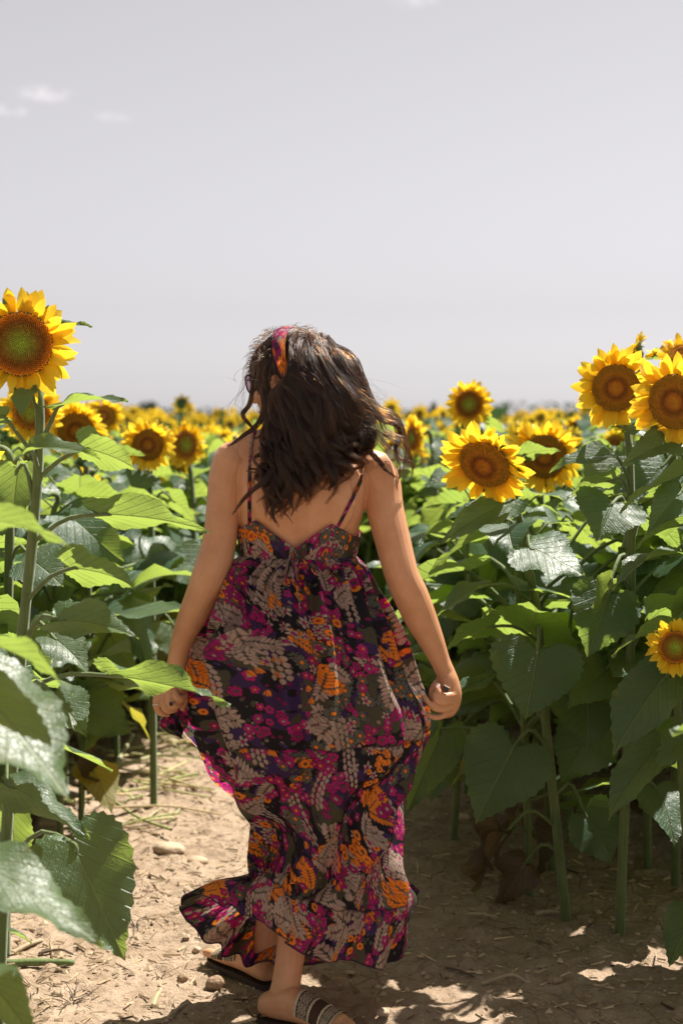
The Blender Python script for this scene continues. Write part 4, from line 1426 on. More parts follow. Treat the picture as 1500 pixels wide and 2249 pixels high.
ce, se = np.sign(cs) * np.abs(cs) ** 0.86, np.sign(sn) * np.abs(sn) ** 0.86
TV = np.stack([TP[:, :1] + TP[:, 2:3] * ce, TP[:, 1:2] - TP[:, 3:4] * se, np.repeat(tz[:, None], 48, 1)], -1)
# the shoulder line slopes: left shoulder a little higher than the right one
TV[..., 2] += -(TV[..., 0] + .09) * 0.10 * np.clip((TV[..., 2] - 1.1) / .25, 0, 1)
TV = TV.reshape(-1, 3)
tV, tF, tT = closed(TV, 60, 48)
TORSO_BVH = BVHTree.FromPolygons([tuple(v) for v in tV], [tuple(map(int, f)) for f in tF] + [tuple(map(int, f)) for f in tT])

BODY = MB()
BODY.add(tV, tF); 
BODY.T.append(tT); BODY.tm.append(np.zeros(len(tT)))


def limb(pts, sides=14, n=None):
    """pts: rows of x, y, z, radius"""
    q = np.asarray(pts, float)
    n = n or len(q) * 6
    s = spline(q, n)
    V, F = capped(s[:, :3], np.maximum(s[:, 3], 0.003), sides)
    r = len(V) // sides
    V, F, T = closed(V, r, sides)
    BODY.add(V, F)
    BODY.T.append(T + BODY.n - len(V)); BODY.tm.append(np.zeros(len(T)))


def pr(px, py, d, r):
    return (*at(px, py, d), r)


def blob(c, r, rot=None):
    V, F = ellipsoid(c, r, rot)
    V, F, T = closed(V, 14, 22)
    BODY.add(V, F[:, ::-1]); BODY.T.append(T[:, ::-1] + BODY.n - len(V)); BODY.tm.append(np.zeros(len(T)))


# neck, shoulders
limb([(-.100, 3.446, 1.33, .058), (-.106, 3.444, 1.40, .053), (-.112, 3.434, 1.46, .052), (-.118, 3.43, 1.50, .054)])
limb([(-.105, 3.446, 1.415, .034), (-.165, 3.442, 1.375, .036), (-.225, 3.440, 1.348, .040), (-.262, 3.440, 1.325, .042)])
limb([(-.100, 3.446, 1.412, .034), (-.040, 3.442, 1.368, .036), (.030, 3.440, 1.332, .040), (.074, 3.440, 1.305, .042)])
blob((-.165, 3.365, 1.235), (.050, .028, .075)); blob((-.018, 3.365, 1.228), (.050, .028, .075))
# arms
LARM = [pr(512, 1014, 3.440, .046), pr(501, 1050, 3.436, .044), pr(492, 1116, 3.425, .040), pr(482, 1190, 3.41, .039), pr(463, 1262, 3.395, .0415), pr(445, 1308, 3.40, .0385), pr(424, 1352, 3.41, .035), pr(406, 1392, 3.418, .0285), pr(393, 1433, 3.424, .0235), pr(385, 1472, 3.428, .0225)]
RARM = [pr(822, 1034, 3.440, .047), pr(836, 1066, 3.436, .046), pr(845, 1116, 3.425, .0425), pr(861, 1182, 3.41, .0405), pr(882, 1262, 3.395, .0385), pr(902, 1308, 3.40, .0395), pr(923, 1356, 3.408, .038), pr(946, 1404, 3.414, .0305), pr(966, 1450, 3.418, .0235), pr(977, 1474, 3.418, .0222)]
limb([(*q_[:3], q_[3] * (1.07 if q_[2] > .98 else 1.03)) for q_ in LARM], 20, 80); limb([(*q_[:3], q_[3] * (1.07 if q_[2] > .98 else 1.03)) for q_ in RARM], 20, 80)
blob(at(470, 1266, 3.372), (.014, .012, .018)); blob(at(890, 1266, 3.370), (.014, .012, .018))


def rp(cx, cy, d, r):
    return pr(880 + cx / 8.333, 1430 + cy / 8.333, d, r)


# right hand: a loose fist seen from the thumb side of the path, fingers stacked and curling on to the cloth
limb([rp(835, 400, 3.418, .0225), rp(850, 520, 3.416, .027), rp(870, 680, 3.416, .030), rp(885, 830, 3.414, .030), rp(870, 980, 3.414, .027), rp(840, 1080, 3.414, .020)], 16)
limb([rp(930, 560, 3.412, .018), rp(985, 720, 3.408, .0165), rp(990, 860, 3.406, .016), rp(965, 1000, 3.406, .015), rp(915, 1110, 3.408, .0125)], 12)
RF = [
    [rp(1000, 790, 3.402, .0108), rp(900, 812, 3.386, .0102), rp(770, 830, 3.376, .0098), rp(700, 770, 3.374, .0092), rp(672, 690, 3.378, .0084), rp(668, 640, 3.383, .0070)],
    [rp(995, 905, 3.402, .0108), rp(870, 930, 3.384, .0102), rp(730, 935, 3.373, .0098), rp(645, 880, 3.372, .0092), rp(618, 800, 3.376, .0082)],
    [rp(965, 1020, 3.402, .0104), rp(820, 1060, 3.386, .0098), rp(640, 1050, 3.376, .0093), rp(520, 950, 3.376, .0086), rp(440, 850, 3.380, .0078), rp(395, 775, 3.386, .0062)],
    [rp(905, 1110, 3.404, .0094), rp(780, 1180, 3.392, .0088), rp(640, 1215, 3.385, .0083), rp(510, 1175, 3.384, .0076), rp(405, 1120, 3.388, .0058)],
    [rp(790, 520, 3.424, .0150), rp(690, 590, 3.420, .0140), rp(610, 680, 3.412, .0120), rp(575, 780, 3.404, .0102), rp(590, 870, 3.398, .0080)]]
for f in RF: limb([(*q_[:3], q_[3] * .90) for q_ in f], 10)


def lp(cx, cy, d, r):
    return pr(300 + cx / 6.25, 1430 + cy / 6.25, d, r)


# left hand: back of the hand to the camera, fingers folded round the gathered cloth
limb([lp(525, 250, 3.428, .0222), lp(490, 350, 3.426, .026), lp(450, 450, 3.424, .030), lp(420, 560, 3.420, .030), lp(400, 640, 3.418, .022)], 16)
limb([lp(545, 380, 3.43, .019), lp(560, 520, 3.428, .022), lp(540, 620, 3.424, .017)], 12)
LF = [
    [lp(310, 570, 3.410, .0108), lp(275, 680, 3.402, .0102), lp(285, 790, 3.398, .0097), lp(345, 850, 3.402, .0090), lp(430, 872, 3.412, .0075)],
    [lp(380, 590, 3.402, .0112), lp(368, 700, 3.392, .0104), lp(400, 790, 3.388, .0100), lp(470, 815, 3.396, .0092), lp(540, 800, 3.408, .0076)],
    [lp(460, 590, 3.400, .0112), lp(462, 690, 3.390, .0104), lp(500, 745, 3.388, .0100), lp(565, 745, 3.396, .0090), lp(620, 720, 3.408, .0074)],
    [lp(535, 580, 3.402, .0108), lp(560, 640, 3.394, .0102), lp(610, 660, 3.396, .0096), lp(660, 640, 3.406, .0076)],
    [lp(590, 480, 3.436, .0150), lp(640, 580, 3.440, .0128), lp(655, 690, 3.438, .0112), lp(630, 780, 3.432, .0085)]]
for f in LF: limb([(*q_[:3], q_[3] * .92) for q_ in f], 10)

# head, turned left
HC = np.array((-0.120, 3.425, 1.512))
YAW = rad(62)
HF = np.array((-math.sin(YAW), math.cos(YAW), 0.0)); HR = np.array((math.cos(YAW), math.sin(YAW), 0.0)); HU = np.array((0, 0, 1.0))
tl = rad(6)                                        # chin slightly down
HF, HU = HF * math.cos(tl) - HU * math.sin(tl), HU * math.cos(tl) + HF * math.sin(tl)
HM = np.stack([HR, HF, HU], 1)


def hl(x, y, z):
    return HC + HM @ np.array((x, y, z))


blob(hl(0, -.008, .022), (.074, .094, .092), HM)
blob(hl(0, .030, -.040), (.057, .060, .076), HM)
blob(hl(0, .058, -.095), (.026, .026, .020), HM)
blob(hl(.036, .062, -.028), (.022, .022, .022), HM); blob(hl(-.036, .062, -.028), (.022, .022, .022), HM)
blob(hl(0, .078, .030), (.045, .014, .012), HM)
limb([(*hl(0, .086, .016), .0065), (*hl(0, .098, -.010), .0085), (*hl(0, .106, -.030), .0105)], 10)
blob(hl(.011, .094, -.034), (.008, .009, .007), HM); blob(hl(-.011, .094, -.034), (.008, .009, .007), HM)
blob(hl(0, .086, -.062), (.020, .009, .0055), HM); blob(hl(0, .084, -.072), (.018, .009, .0065), HM)
for s in (1, -1):
    blob(hl(s * .074, -.004, -.006), (.009, .019, .031), HM)

# legs and feet
FZ1, FZ2 = gz(-.09, 3.32) + .018, gz(-.25, 3.58) + .018
limb([(-.020, 3.44, .80, .088), (-.045, 3.43, .62, .074), (-.075, 3.42, .46, .055), (-.100, 3.425, .32, .052), (-.118, 3.368, .18 + FZ1, .0375), (-.130, 3.340, .095 + FZ1, .0345), (-.138, 3.328, .055 + FZ1, .036)], 16, 60)
limb([(-.165, 3.44, .80, .088), (-.150, 3.48, .62, .072), (-.150, 3.49, .46, .053), (-.158, 3.53, .32, .050), (-.178, 3.528, .18 + FZ2, .036), (-.190, 3.518, .095 + FZ2, .033), (-.193, 3.520, .055 + FZ2, .034)], 16, 60)
FOOT = [(.000, .030, .020, .020), (.012, .031, .028, .027), (.04, .036, .036, .031), (.08, .042, .042, .032), (.12, .036, .035, .036), (.16, .027, .026, .042), (.195, .020, .018, .044), (.212, .017, .014, .042)]


def foot_frame(heel, direc):
    u = nrm((direc[0], direc[1], 0)); w = np.array((-u[1], u[0], 0))
    return np.asarray(heel, float), u, w


def foot(heel, direc, flip):
    h, u, w = foot_frame(heel, direc)
    f = spline(np.array(FOOT), 40)
    a = np.arange(18) / 18 * 2 * np.pi
    V = []
    for s, zc, hh, hw in f:
        V.append(h + u * s + np.outer(np.cos(a) * hw, w) + np.outer(np.sign(np.sin(a)) * np.abs(np.sin(a)) ** .8 * hh + zc, (0, 0, 1)))
    V, F, T = closed(np.concatenate(V), 40, 18)
    BODY.add(V, F); BODY.T.append(T + BODY.n - len(V)); BODY.tm.append(np.zeros(len(T)))
    for i in range(5):
        q = (i - 2) * flip
        L = (.262, .262, .256, .246, .234)[i] - .012; r = (.0125, .0092, .0086, .0082, .0078)[i]
        y = (-.030, -.008, .008, .022, .035)[i] * flip
        limb([(*(h + u * .195 + w * y * .95 + np.array((0, 0, .018))), r), (*(h + u * (L - .02) + w * y + np.array((0, 0, .017))), r), (*(h + u * L + w * y + np.array((0, 0, .012))), r * .9)], 10)


FA = foot_frame((-.193, 3.340, FZ1), (.90, -.44)); FB = foot_frame((-.178, 3.500, FZ2), (-.62, .78))
foot(FA[0], FA[1], 1); foot(FB[0], FB[1], -1)

bm_ = BODY.mesh('body', [M['skin']], uv=False)
tmp = bpy.data.objects.new('body_build', bm_); COL.objects.link(tmp)
md = tmp.modifiers.new('r', 'REMESH'); md.mode = 'VOXEL'; md.voxel_size = 0.0024; md.use_smooth_shade = True
ms = tmp.modifiers.new('s', 'SMOOTH'); ms.factor = 0.5; ms.iterations = 5
dg = bpy.context.evaluated_depsgraph_get()
body_me = bpy.data.meshes.new_from_object(tmp.evaluated_get(dg))
body_me.name = 'body'
bpy.data.objects.remove(tmp)
nv_ = len(body_me.vertices)
bc = np.empty(nv_ * 3, np.float32); body_me.vertices.foreach_get('co', bc); bc = bc.reshape(-1, 3)
bn = np.empty(nv_ * 3, np.float32); body_me.vertices.foreach_get('normal', bn); bn = bn.reshape(-1, 3)
# the groove of the spine and the soft edges of the shoulder blades
back = np.clip(-bn[:, 1], 0, 1) * np.clip((bc[:, 2] - 1.05) / .1, 0, 1) * np.clip((1.36 - bc[:, 2]) / .06, 0, 1) * (bc[:, 1] < 3.44)
sp = np.exp(-((bc[:, 0] + .092) / .016) ** 2) * .0055 + np.exp(-((bc[:, 0] + .092) / .045) ** 2) * .004
bc += bn * (-(back * sp))[:, None]
body_me.vertices.foreach_set('co', bc.ravel())
if not body_me.materials: body_me.materials.append(M['skin'])
body_me.update()
woman = thing('person', 'woman seen from behind in a long flowered dress, walking and holding her skirt out', 'person', (0, 0, 0))
WB = np.array((-.12, 3.42, FZ1 - .018))
woman.location = WB


def wobj(name, me, parent=None, **kw):
    """link a mesh given in the place's coordinates under the woman"""
    o = obj(name, me, parent or woman, **kw)
    if parent is None: o.location = -WB
    return o


body = wobj('body', body_me)
vs = [tuple(v) for v in bc]
BODY_BVH = BVHTree.FromPolygons(vs, [tuple(p.vertices) for p in body_me.polygons])
CAM = Vector((0, 0, CAM_H))


def on_body(px, py, off):
    d = Vector(at(px, py, 3.4)) - CAM
    h = BODY_BVH.ray_cast(CAM, d.normalized())
    if h[0] is None: return at(px, py, 3.36)
    return np.array(h[0] + h[1] * off)


# ---------------------------------------------------------------- the print of the dress, drawn as flat shapes at 1 mm
PW, PH = 1700, 1400
BLACK, PURP, OLIVE, TAN, ORNG, MAGE, REDD, GREY = [np.array(c) for c in ((.014, .011, .015), (.045, .020, .085), (.085, .078, .048), (.42, .305, .25), (.760, .215, .022), (.360, .012, .135), (.520, .060, .020), (.105, .110, .092))]
yy_, xx_ = np.mgrid[0:PH, 0:PW]
CAN = np.empty((PH, PW, 3)); CAN[:] = BLACK
CAN[fbm(xx_ / 60., yy_ / 60., 3, 61) > 0.05] = PURP
CAN[fbm(xx_ / 75. + 9, yy_ / 75., 3, 71) > 0.08] = OLIVE * .8
pr_ = np.random.RandomState(4)


def stamp(cx, cy, R, fn, col):
    x0, y0 = int(cx - R), int(cy - R); n = int(2 * R) + 2
    ys = np.arange(y0, y0 + n); xs = np.arange(x0, x0 + n)
    m = fn((xs - cx)[None, :].astype(float), (ys - cy)[:, None].astype(float))
    iy, ix = np.nonzero(m)
    CAN[ys[iy] % PH, xs[ix] % PW] = col


def flower(cx, cy, R, n, col, ccol, rot=0.0, depth=.25, sharp=1.0):
    def f(k):
        def g(x, y):
            r = np.hypot(x, y); t = np.arctan2(y, x) + rot
            return r < R * k * (1 - depth + depth * np.abs(np.cos(n * t / 2)) ** sharp)
        return g
    stamp(cx, cy, R * 1.3, f(1.13), BLACK)
    stamp(cx, cy, R * 1.1, f(1.0), col)
    stamp(cx, cy, R * .5, lambda x, y: np.hypot(x, y) < R * .36, BLACK)
    stamp(cx, cy, R * .5, lambda x, y: np.hypot(x, y) < R * .27, ccol)


def leaflet(cx, cy, a, L, w, col):
    c, s = math.cos(a), math.sin(a)
    def g(k):
        def q(x, y):
            u = x * c + y * s; v = -x * s + y * c
            t = u / L
            return (np.abs(t) < .5) & (np.abs(v) < k * w * (1 - (2 * t) ** 2) ** .7 * (1 - .5 * t))
        return q
    stamp(cx, cy, L * .8, g(1.25), BLACK)
    with np.errstate(invalid='ignore'):
        stamp(cx, cy, L * .8, g(1.0), col)


def fern(cx, cy, a, n, col, col2, sc=1.0):
    bend = pr_.uniform(-.05, .05)
    x, y = cx, cy
    for i in range(n):
        a += bend; st = 12.5 * sc
        x += math.cos(a) * st; y += math.sin(a) * st
        L = (30 - 14 * abs(i / n - .4)) * sc
        leaflet(x, y, a, st * 1.3, 2.0 * sc, OLIVE)
        for sd in (1, -1):
            b = a + sd * 1.0
            leaflet(x + math.cos(b) * L * .6, y + math.sin(b) * L * .6, b, L, 5.6 * sc, col if pr_.rand() < .75 else col2)
    leaflet(x + math.cos(a) * 16, y + math.sin(a) * 16, a, 28 * sc, 6 * sc, col)


with np.errstate(invalid='ignore'):
    for i in range(2600):
        flower(pr_.uniform(0, PW), pr_.uniform(0, PH), pr_.uniform(3.5, 6.5), 5, (TAN * .8, GREY, OLIVE, MAGE * .7, PURP * 1.6)[pr_.randint(5)], BLACK, 0, .1)
    for i in range(470):
        cx, cy = pr_.uniform(0, PW), pr_.uniform(0, PH)
        k = pr_.choice(8, p=[.15, .06, .32, .10, .12, .09, .10, .06])
        if k == 0:
            a = pr_.uniform(0, 6.28)
            for j in range(3): fern(cx + pr_.uniform(-20, 20), cy + pr_.uniform(-20, 20), a + (j - 1) * .75, pr_.randint(4, 8), TAN, TAN * .8, pr_.uniform(.9, 1.15))
        elif k == 1:
            a = pr_.uniform(0, 6.28)
            for j in range(2): fern(cx, cy, a + j * .9, pr_.randint(5, 8), ORNG, ORNG * .85, .95)
        elif k == 2:
            for j in range(pr_.randint(5, 10)): flower(cx + pr_.normal(0, 34), cy + pr_.normal(0, 34), pr_.uniform(11, 20), 5, MAGE * pr_.uniform(.8, 1.25), (TAN, ORNG, OLIVE)[pr_.randint(3)], pr_.uniform(0, 6), .28)
        elif k == 3:
            for j in range(pr_.randint(4, 8)): flower(cx + pr_.normal(0, 32), cy + pr_.normal(0, 32), pr_.uniform(11, 19), 6, ORNG, (OLIVE, REDD)[pr_.randint(2)], pr_.uniform(0, 6), .14)
        elif k == 4:
            for j in range(pr_.randint(4, 7)): flower(cx + pr_.normal(0, 38), cy + pr_.normal(0, 38), pr_.uniform(16, 23), 5, TAN, MAGE, pr_.uniform(0, 6), .62, 2.0)
        elif k == 5:
            a = pr_.uniform(-.4, .4) + 1.57
            for j in range(3):
                for q in range(7): leaflet(cx + (j - 1) * 17 + math.cos(a) * q * 22, cy + math.sin(a) * (q + .5 * (j % 2)) * 22, a, 20, 6.5, TAN * .95)
        elif k == 6:
            for j in range(pr_.randint(4, 7)): flower(cx + pr_.normal(0, 34), cy + pr_.normal(0, 34), pr_.uniform(18, 27), 10, GREY, ORNG, pr_.uniform(0, 6), .5, .7)
        else:
            for j in range(6):
                x, y = cx + pr_.normal(0, 30), cy + pr_.normal(0, 34); a = 1.57 + pr_.uniform(-.4, .4)
                for b in (-.6, 0, .6): leaflet(x + math.cos(a + b) * 8, y + math.sin(a + b) * 8, a + b, 24, 6.0, ORNG)
# soften by one millimetre, as ink on cloth
CAN = (CAN * 2 + np.roll(CAN, 1, 0) + np.roll(CAN, -1, 0) + np.roll(CAN, 1, 1) + np.roll(CAN, -1, 1)) / 6


def print_at(u, v):
    """colour of the cloth at u, v metres"""
    x = (u * 1420) % PW; y = (v * 1420) % PH
    x0 = np.floor(x).astype(int); y0 = np.floor(y).astype(int)
    fx = (x - x0)[..., None]; fy = (y - y0)[..., None]
    x1 = (x0 + 1) % PW; y1 = (y0 + 1) % PH; x0 %= PW; y0 %= PH
    return (CAN[y0, x0] * (1 - fx) + CAN[y0, x1] * fx) * (1 - fy) + (CAN[y1, x0] * (1 - fx) + CAN[y1, x1] * fx) * fy


# ---------------------------------------------------------------- the dress
NK = 12
TH = np.arange(NK) * np.pi / 6
dth = np.concatenate([np.linspace(-0.45, np.pi + 0.45, 900, endpoint=False), np.linspace(np.pi + 0.45, 2 * np.pi - 0.45, 150, endpoint=False)])


def ring_torso(z, off, zf=None):
    out = []
    for i, a in enumerate(dth):
        zz = z if zf is None else zf(a)
        c = Vector((WX - .004, 3.445, zz)); d = Vector((math.cos(a), -math.sin(a), 0))
        h = TORSO_BVH.ray_cast(c + d * .5, -d)
        p = h[0] if h[0] is not None else c + d * .14
        out.append(np.array(p + d * off))
    return np.array(out)


def periodic(ring):
    """12 control points -> points at dth"""
    R = np.asarray(ring, float)
    f = (dth / (2 * np.pi) * NK) % NK
    i = f.astype(int); t = (f - i)[:, None]
    a, b, c, d = R[(i - 1) % NK], R[i % NK], R[(i + 1) % NK], R[(i + 2) % NK]
    return 0.5 * (2 * b + (c - a) * t + (2 * a - 5 * b + 4 * c - d) * t ** 2 + (3 * b - a - 3 * c + d) * t ** 3)


rows = [(1258, 497, 806, .128, .120, None), (1300, 478, 824, .158, .14, None), (1350, 456, 846, .188, .16, None), (1400, 432, 868, .205, .18, 452), (1450, 408, 890, .215, .20, 462), (1500, 390, 912, .22, .21, 474),
        (1545, 378, 934, .22, .21, 487), (1600, 387, 941, .22, .21, 501), (1650, 424, 926, .215, .20, 514), (1700, 458, 904, .205, .19, 529), (1750, 510, 886, .195, .18, 542), (1800, 547, 876, .19, .18, None),
        (1850, 554, 876, .19, .18, None), (1893, 554, 880, .195, .18, None)]
RG = [ring_torso(1.094, .007)]
for py, L, R, nd, fd, lob in rows:
    cx = (L + R) / 2; hw = (R - L) / 2
    z = at(cx, py, 3.44)[2]
    ring = []
    for k, a in enumerate(TH):
        d = 3.44 - (nd if math.sin(a) > 0 else fd) * math.sin(a)
        x = cx + hw * math.copysign(abs(math.cos(a)) ** .9, math.cos(a))
        if lob is not None:
            if k == 5: x, d = lob + 26, 3.44 - .28 * nd
            if k == 4: x, d = lob + 14, 3.44 - .86 * nd
            if k == 6: x, d = L, 3.475
            if k == 7: x, d = L + .25 * hw, 3.56
        p = at(x, py, 3.44)
        ring.append((p[0], d, z))
    RG.append(periodic(ring))
SEAM = [(885, 1935, 3.46), (886, 1985, 3.36), (800, 2008, 3.28), (700, 1985, 3.24), (610, 1948, 3.22), (556, 1930, 3.28), (548, 1922, 3.40), (560, 1940, 3.5), (610, 1952, 3.58), (700, 1945, 3.61), (800, 1930, 3.59), (858, 1915, 3.54)]
MID = [(902, 1945, 3.49), (880, 2045, 3.35), (790, 2062, 3.265), (697, 2045, 3.23), (600, 1990, 3.18), (515, 1950, 3.22), (470, 1938, 3.36), (478, 1985, 3.46), (548, 2030, 3.54), (650, 2040, 3.57), (780, 2015, 3.59), (876, 1955, 3.57)]
HEM = [(917, 1966, 3.51), (868, 2112, 3.35), (775, 2117, 3.26), (668, 2098, 3.21), (602, 2046, 3.17), (500, 1990, 3.18), (404, 1968, 3.33), (408, 2022, 3.41), (500, 2096, 3.43), (612, 2126, 3.455), (740, 2105, 3.53), (893, 1996, 3.60)]
for R in (SEAM, MID, HEM): RG.append(periodic([at(*p) for p in R]))
RG = np.array(RG)
NSUB = 36
nrow = (len(RG) - 1) * NSUB + 1
S = spline(RG.reshape(len(RG), -1), nrow).reshape(nrow, len(dth), 3)
row_t = np.linspace(0, len(RG) - 1, nrow)
near = (dth > 0.3) & (dth < np.pi - 0.3)
vlen = np.concatenate([[0], np.cumsum(np.linalg.norm(np.diff(S, axis=0), axis=2)[:, near].mean(1))])
I_T1 = int(8.1 * NSUB); I_T2 = 15 * NSUB
v1, v2, v3 = vlen[I_T1], vlen[I_T2], vlen[-1]
du = np.roll(S, -1, 1) - np.roll(S, 1, 1); dv = np.gradient(S, axis=0)
N = np.cross(du, dv); N /= np.linalg.norm(N, axis=2, keepdims=True) + 1e-9
out = S - S.mean(1, keepdims=True)
if (N * out).sum() < 0: N = -N
A = dth[None, :]; Vv = vlen[:, None]
sm = lambda x: np.clip(x, 0, 1) ** 2 * (3 - 2 * np.clip(x, 0, 1))
tw = fbm(np.repeat(A, nrow, 0) * 2.5, np.repeat(Vv, len(dth), 1) * 2.2, 3, 81)
def ridge(p):                                   # soft crests with narrow valleys
    return 1.0 - 2.0 * np.abs(np.sin(p * .5)) ** 1.3
tier1 = (Vv < v1); tier2 = (Vv >= v1) & (Vv < v2); tier3 = Vv >= v2
g1 = np.exp(-Vv / .055)
h1 = .0030 * g1 * np.sin(A * 64 + 4 * tw) + .017 * sm(Vv / .22) * ridge(A * 15 + 7 * tw + .6 * np.sin(A * 4)) * (.5 + 1.0 * vnoise(A * 1.9 + 3, 0 * A + 7.5, 5)) + .011 * ridge(A * 34 + 8 * tw) * sm(Vv / .05) * np.exp(-Vv / .34) + .010 * fbm(A * 3 + 0 * Vv, Vv * 7 + 0 * A, 3, 91)
q = Vv - v1
h2 = .0026 * np.exp(-q.clip(0) / .03) * np.sin(A * 70 + 3 * tw) + .034 * sm(q / .16) * ridge(A * 7 - q * 24 + 3.5 * tw) + .006 * sm(q / .05) * ridge(A * 23 - q * 26 + 6 * tw)
q3 = Vv - v2
h3 = .0040 * np.exp(-q3.clip(0) / .05) * np.sin(A * 60 + 3 * tw) + .018 * sm(q3 / .12) * np.sin(A * 17 + 6 * tw + 2 * np.sin(A * 3)) + .003 * sm(q3 / .08) * np.sin(A * 43 + 4 * tw)
bl = sm((Vv - v1 + .02) / .04); bl3 = sm((Vv - v2 + .03) / .05)
base2 = h1[I_T1:I_T1 + 1] * np.exp(-q.clip(0) / .10)
Hh = (h1 * (1 - bl) + (h2 + base2) * bl) * (1 - bl3) + (h3 + .5 * (h2 + base2)[I_T2:I_T2 + 1] * np.exp(-q3.clip(0) / .06)) * bl3
Hh = Hh * sm((Vv + .01) / .03) * (1 - (.62 * np.cos(A) ** 4 * sm((Vv - .25) / .2)))
# seams draw the cloth in
Hh -= .003 * np.exp(-((Vv - v1) / .006) ** 2) + .003 * np.exp(-((Vv - v2) / .006) ** 2)
for _ in range(1):
    S2 = S + N * Hh[..., None]
DU = A / (2 * np.pi)
U1, U2, U3 = DU * 1.95, DU * 2.1 + .37, DU * 2.3 + .8
col = np.empty(S2.shape)
U1 = U1 * (0.66 + 0.34 * sm(Vv / .35)) - .0050 * np.sin(A * 15 + 7 * tw + .6 * np.sin(A * 4)) * sm(Vv / .2)
U2 = U2 - .014 * np.sin(A * 7 - q * 24 + 3.5 * tw) * sm(q / .16)
U3 = U3 - .006 * np.sin(A * 19 + 6 * tw + 2 * np.sin(A * 3)) * sm(q3 / .12)
c1 = print_at(U1 - .35 + 0 * Vv, Vv + .1 + 0 * A); c2 = print_at(U2 + 0 * Vv - .10 * 0, Vv * 1.0 + .55 + 0 * A); c3 = print_at(U3 + 0 * Vv, Vv + .2 + 0 * A)
col = np.where(tier1[..., None], c1, np.where(tier2[..., None], c2, c3))
seam = np.exp(-((Vv - v1) / .0022) ** 2) + np.exp(-((Vv - v2) / .0022) ** 2) + (Vv > v3 - .0045) * 1.0
col = col * (1 - .8 * np.clip(seam + 0 * A, 0, 1))[..., None] + np.array((.02, .012, .03)) * (.8 * np.clip(seam + 0 * A, 0, 1))[..., None]


def strip(name, i0, i1, parent=None):
    n = i1 - i0
    fs = grid_faces(n, len(dth), True)
    rr_i = fs[:, 0] // len(dth) + i0; aa_i = dth[fs[:, 0] % len(dth)]
    fs = fs[~((aa_i > 3.62) & (aa_i < 5.3) & (rr_i > 3.2 * NSUB) & (rr_i < 11.6 * NSUB))]       # invented gap in the unseen front, lets sun through to the left panel
    me = mesh(name, S2[i0:i1].reshape(-1, 3), fs, [M['cloth']], None, col[i0:i1].reshape(-1, 3))
    return wobj(name, me, parent)


dress = strip('dress', 0, I_T1 + 1)
dress['label'] = 'long printed dress of magenta, orange and tan flowers on dark cloth'
strip('skirt_tier', I_T1, I_T2 + 1, dress)
strip('ruffle', I_T2, nrow, dress)


# bodice: fitted, V-shaped at the back
def top_edge(a):
    d = math.degrees(a) % 360
    return np.interp(d, (0, 25, 52, 70, 92, 112, 136, 156, 180, 230, 270, 310, 360), (1.137, 1.146, 1.178, 1.152, 1.120, 1.146, 1.186, 1.166, 1.158, 1.20, 1.21, 1.20, 1.137))


nb = 44
bt = np.linspace(0, 1, nb)
BR = []
for j, t in enumerate(bt):
    BR.append(ring_torso(0, .0065 + .0015 * math.sin(t * 3), lambda a: 1.092 + (top_edge(a) - 1.092) * t))
BR = np.array(BR)
cen = np.array((WX - .004, 3.445)); rr_ = BR[..., :2] - cen
wr = .0016 * np.sin(A * 40 + 9 * fbm(A * 3 + 0 * bt[:, None], 0 * A + bt[:, None] * 2, 2, 15)) * (1 - bt[:, None]) + .003 * fbm(A * 9 + bt[:, None] * 3, bt[:, None] * 3 + 0 * A, 3, 55)
BR[..., :2] += rr_ / np.linalg.norm(rr_, axis=2, keepdims=True) * (wr + .002)[..., None]
bcol = print_at(DU * .95 + .6 + 0 * bt[:, None], (1 - bt[:, None]) * (np.array([top_edge(a) for a in dth])[None] - 1.092) + .9)
edge = (bt[:, None] > .965) * 1.0 + 0 * A
bcol = bcol * (1 - .75 * edge)[..., None] + np.array((.10, .012, .07)) * (.75 * edge)[..., None]
# little keyhole below the V, where the back is tied
hx = (BR[..., 0] - at(640, 1212, 3.34)[0]) / .010; hz_ = (BR[..., 2] - 1.112) / .010
wobj('bodice', mesh('bodice', BR.reshape(-1, 3), grid_faces(nb, len(dth), True)[:, ::-1], [M['cloth']], None, bcol.reshape(-1, 3)), dress)
kh = at(634, 1214, 3.335)
V, F = ellipsoid(kh, (.009, .003, .008))
wobj('keyhole', mesh('keyhole', V, F, [M['hair_base']]), dress)


def cord(name, pts, r, n=60, uo=0.0, flat=1.0):
    P = spline(pts, n)
    V, F = tube(P, r, 8)
    ln_ = np.repeat(np.arange(n) * .004, 8); ang = np.tile(np.arange(8) / 8 * .03, n)
    c = print_at(ang + uo, ln_ * 1.3 + uo)
    return wobj(name, mesh(name, V, F, [M['cloth']], None, c), dress)


cord('shoulder_strap', [on_body(*p, .003) for p in ((562, 948), (556, 962), (552, 1000), (550, 1050), (550, 1100), (550, 1150))], .0042, 60, .2)
cord('shoulder_strap', [on_body(*p, .003) for p in ((806, 985), (801, 1000), (795, 1030), (788, 1062), (765, 1110), (742, 1155))], .0042, 60, .9)
kd = 3.318
cord('tie_cord', [at(640, 1200, kd), at(652, 1216, kd - .004), at(672, 1236, kd - .02), at(694, 1262, kd - .035)], .0022, 30, .33)
cord('tie_cord', [at(638, 1200, kd), at(636, 1240, kd - .012), at(628, 1275, kd - .03), at(636, 1286, kd - .034), at(644, 1268, kd - .028), at(638, 1232, kd - .012)], .0022, 40, .5)
cord('tie_cord', [at(641, 1202, kd), at(646, 1250, kd - .016), at(654, 1300, kd - .04), at(660, 1340, kd - .055)], .0022, 40, .7)
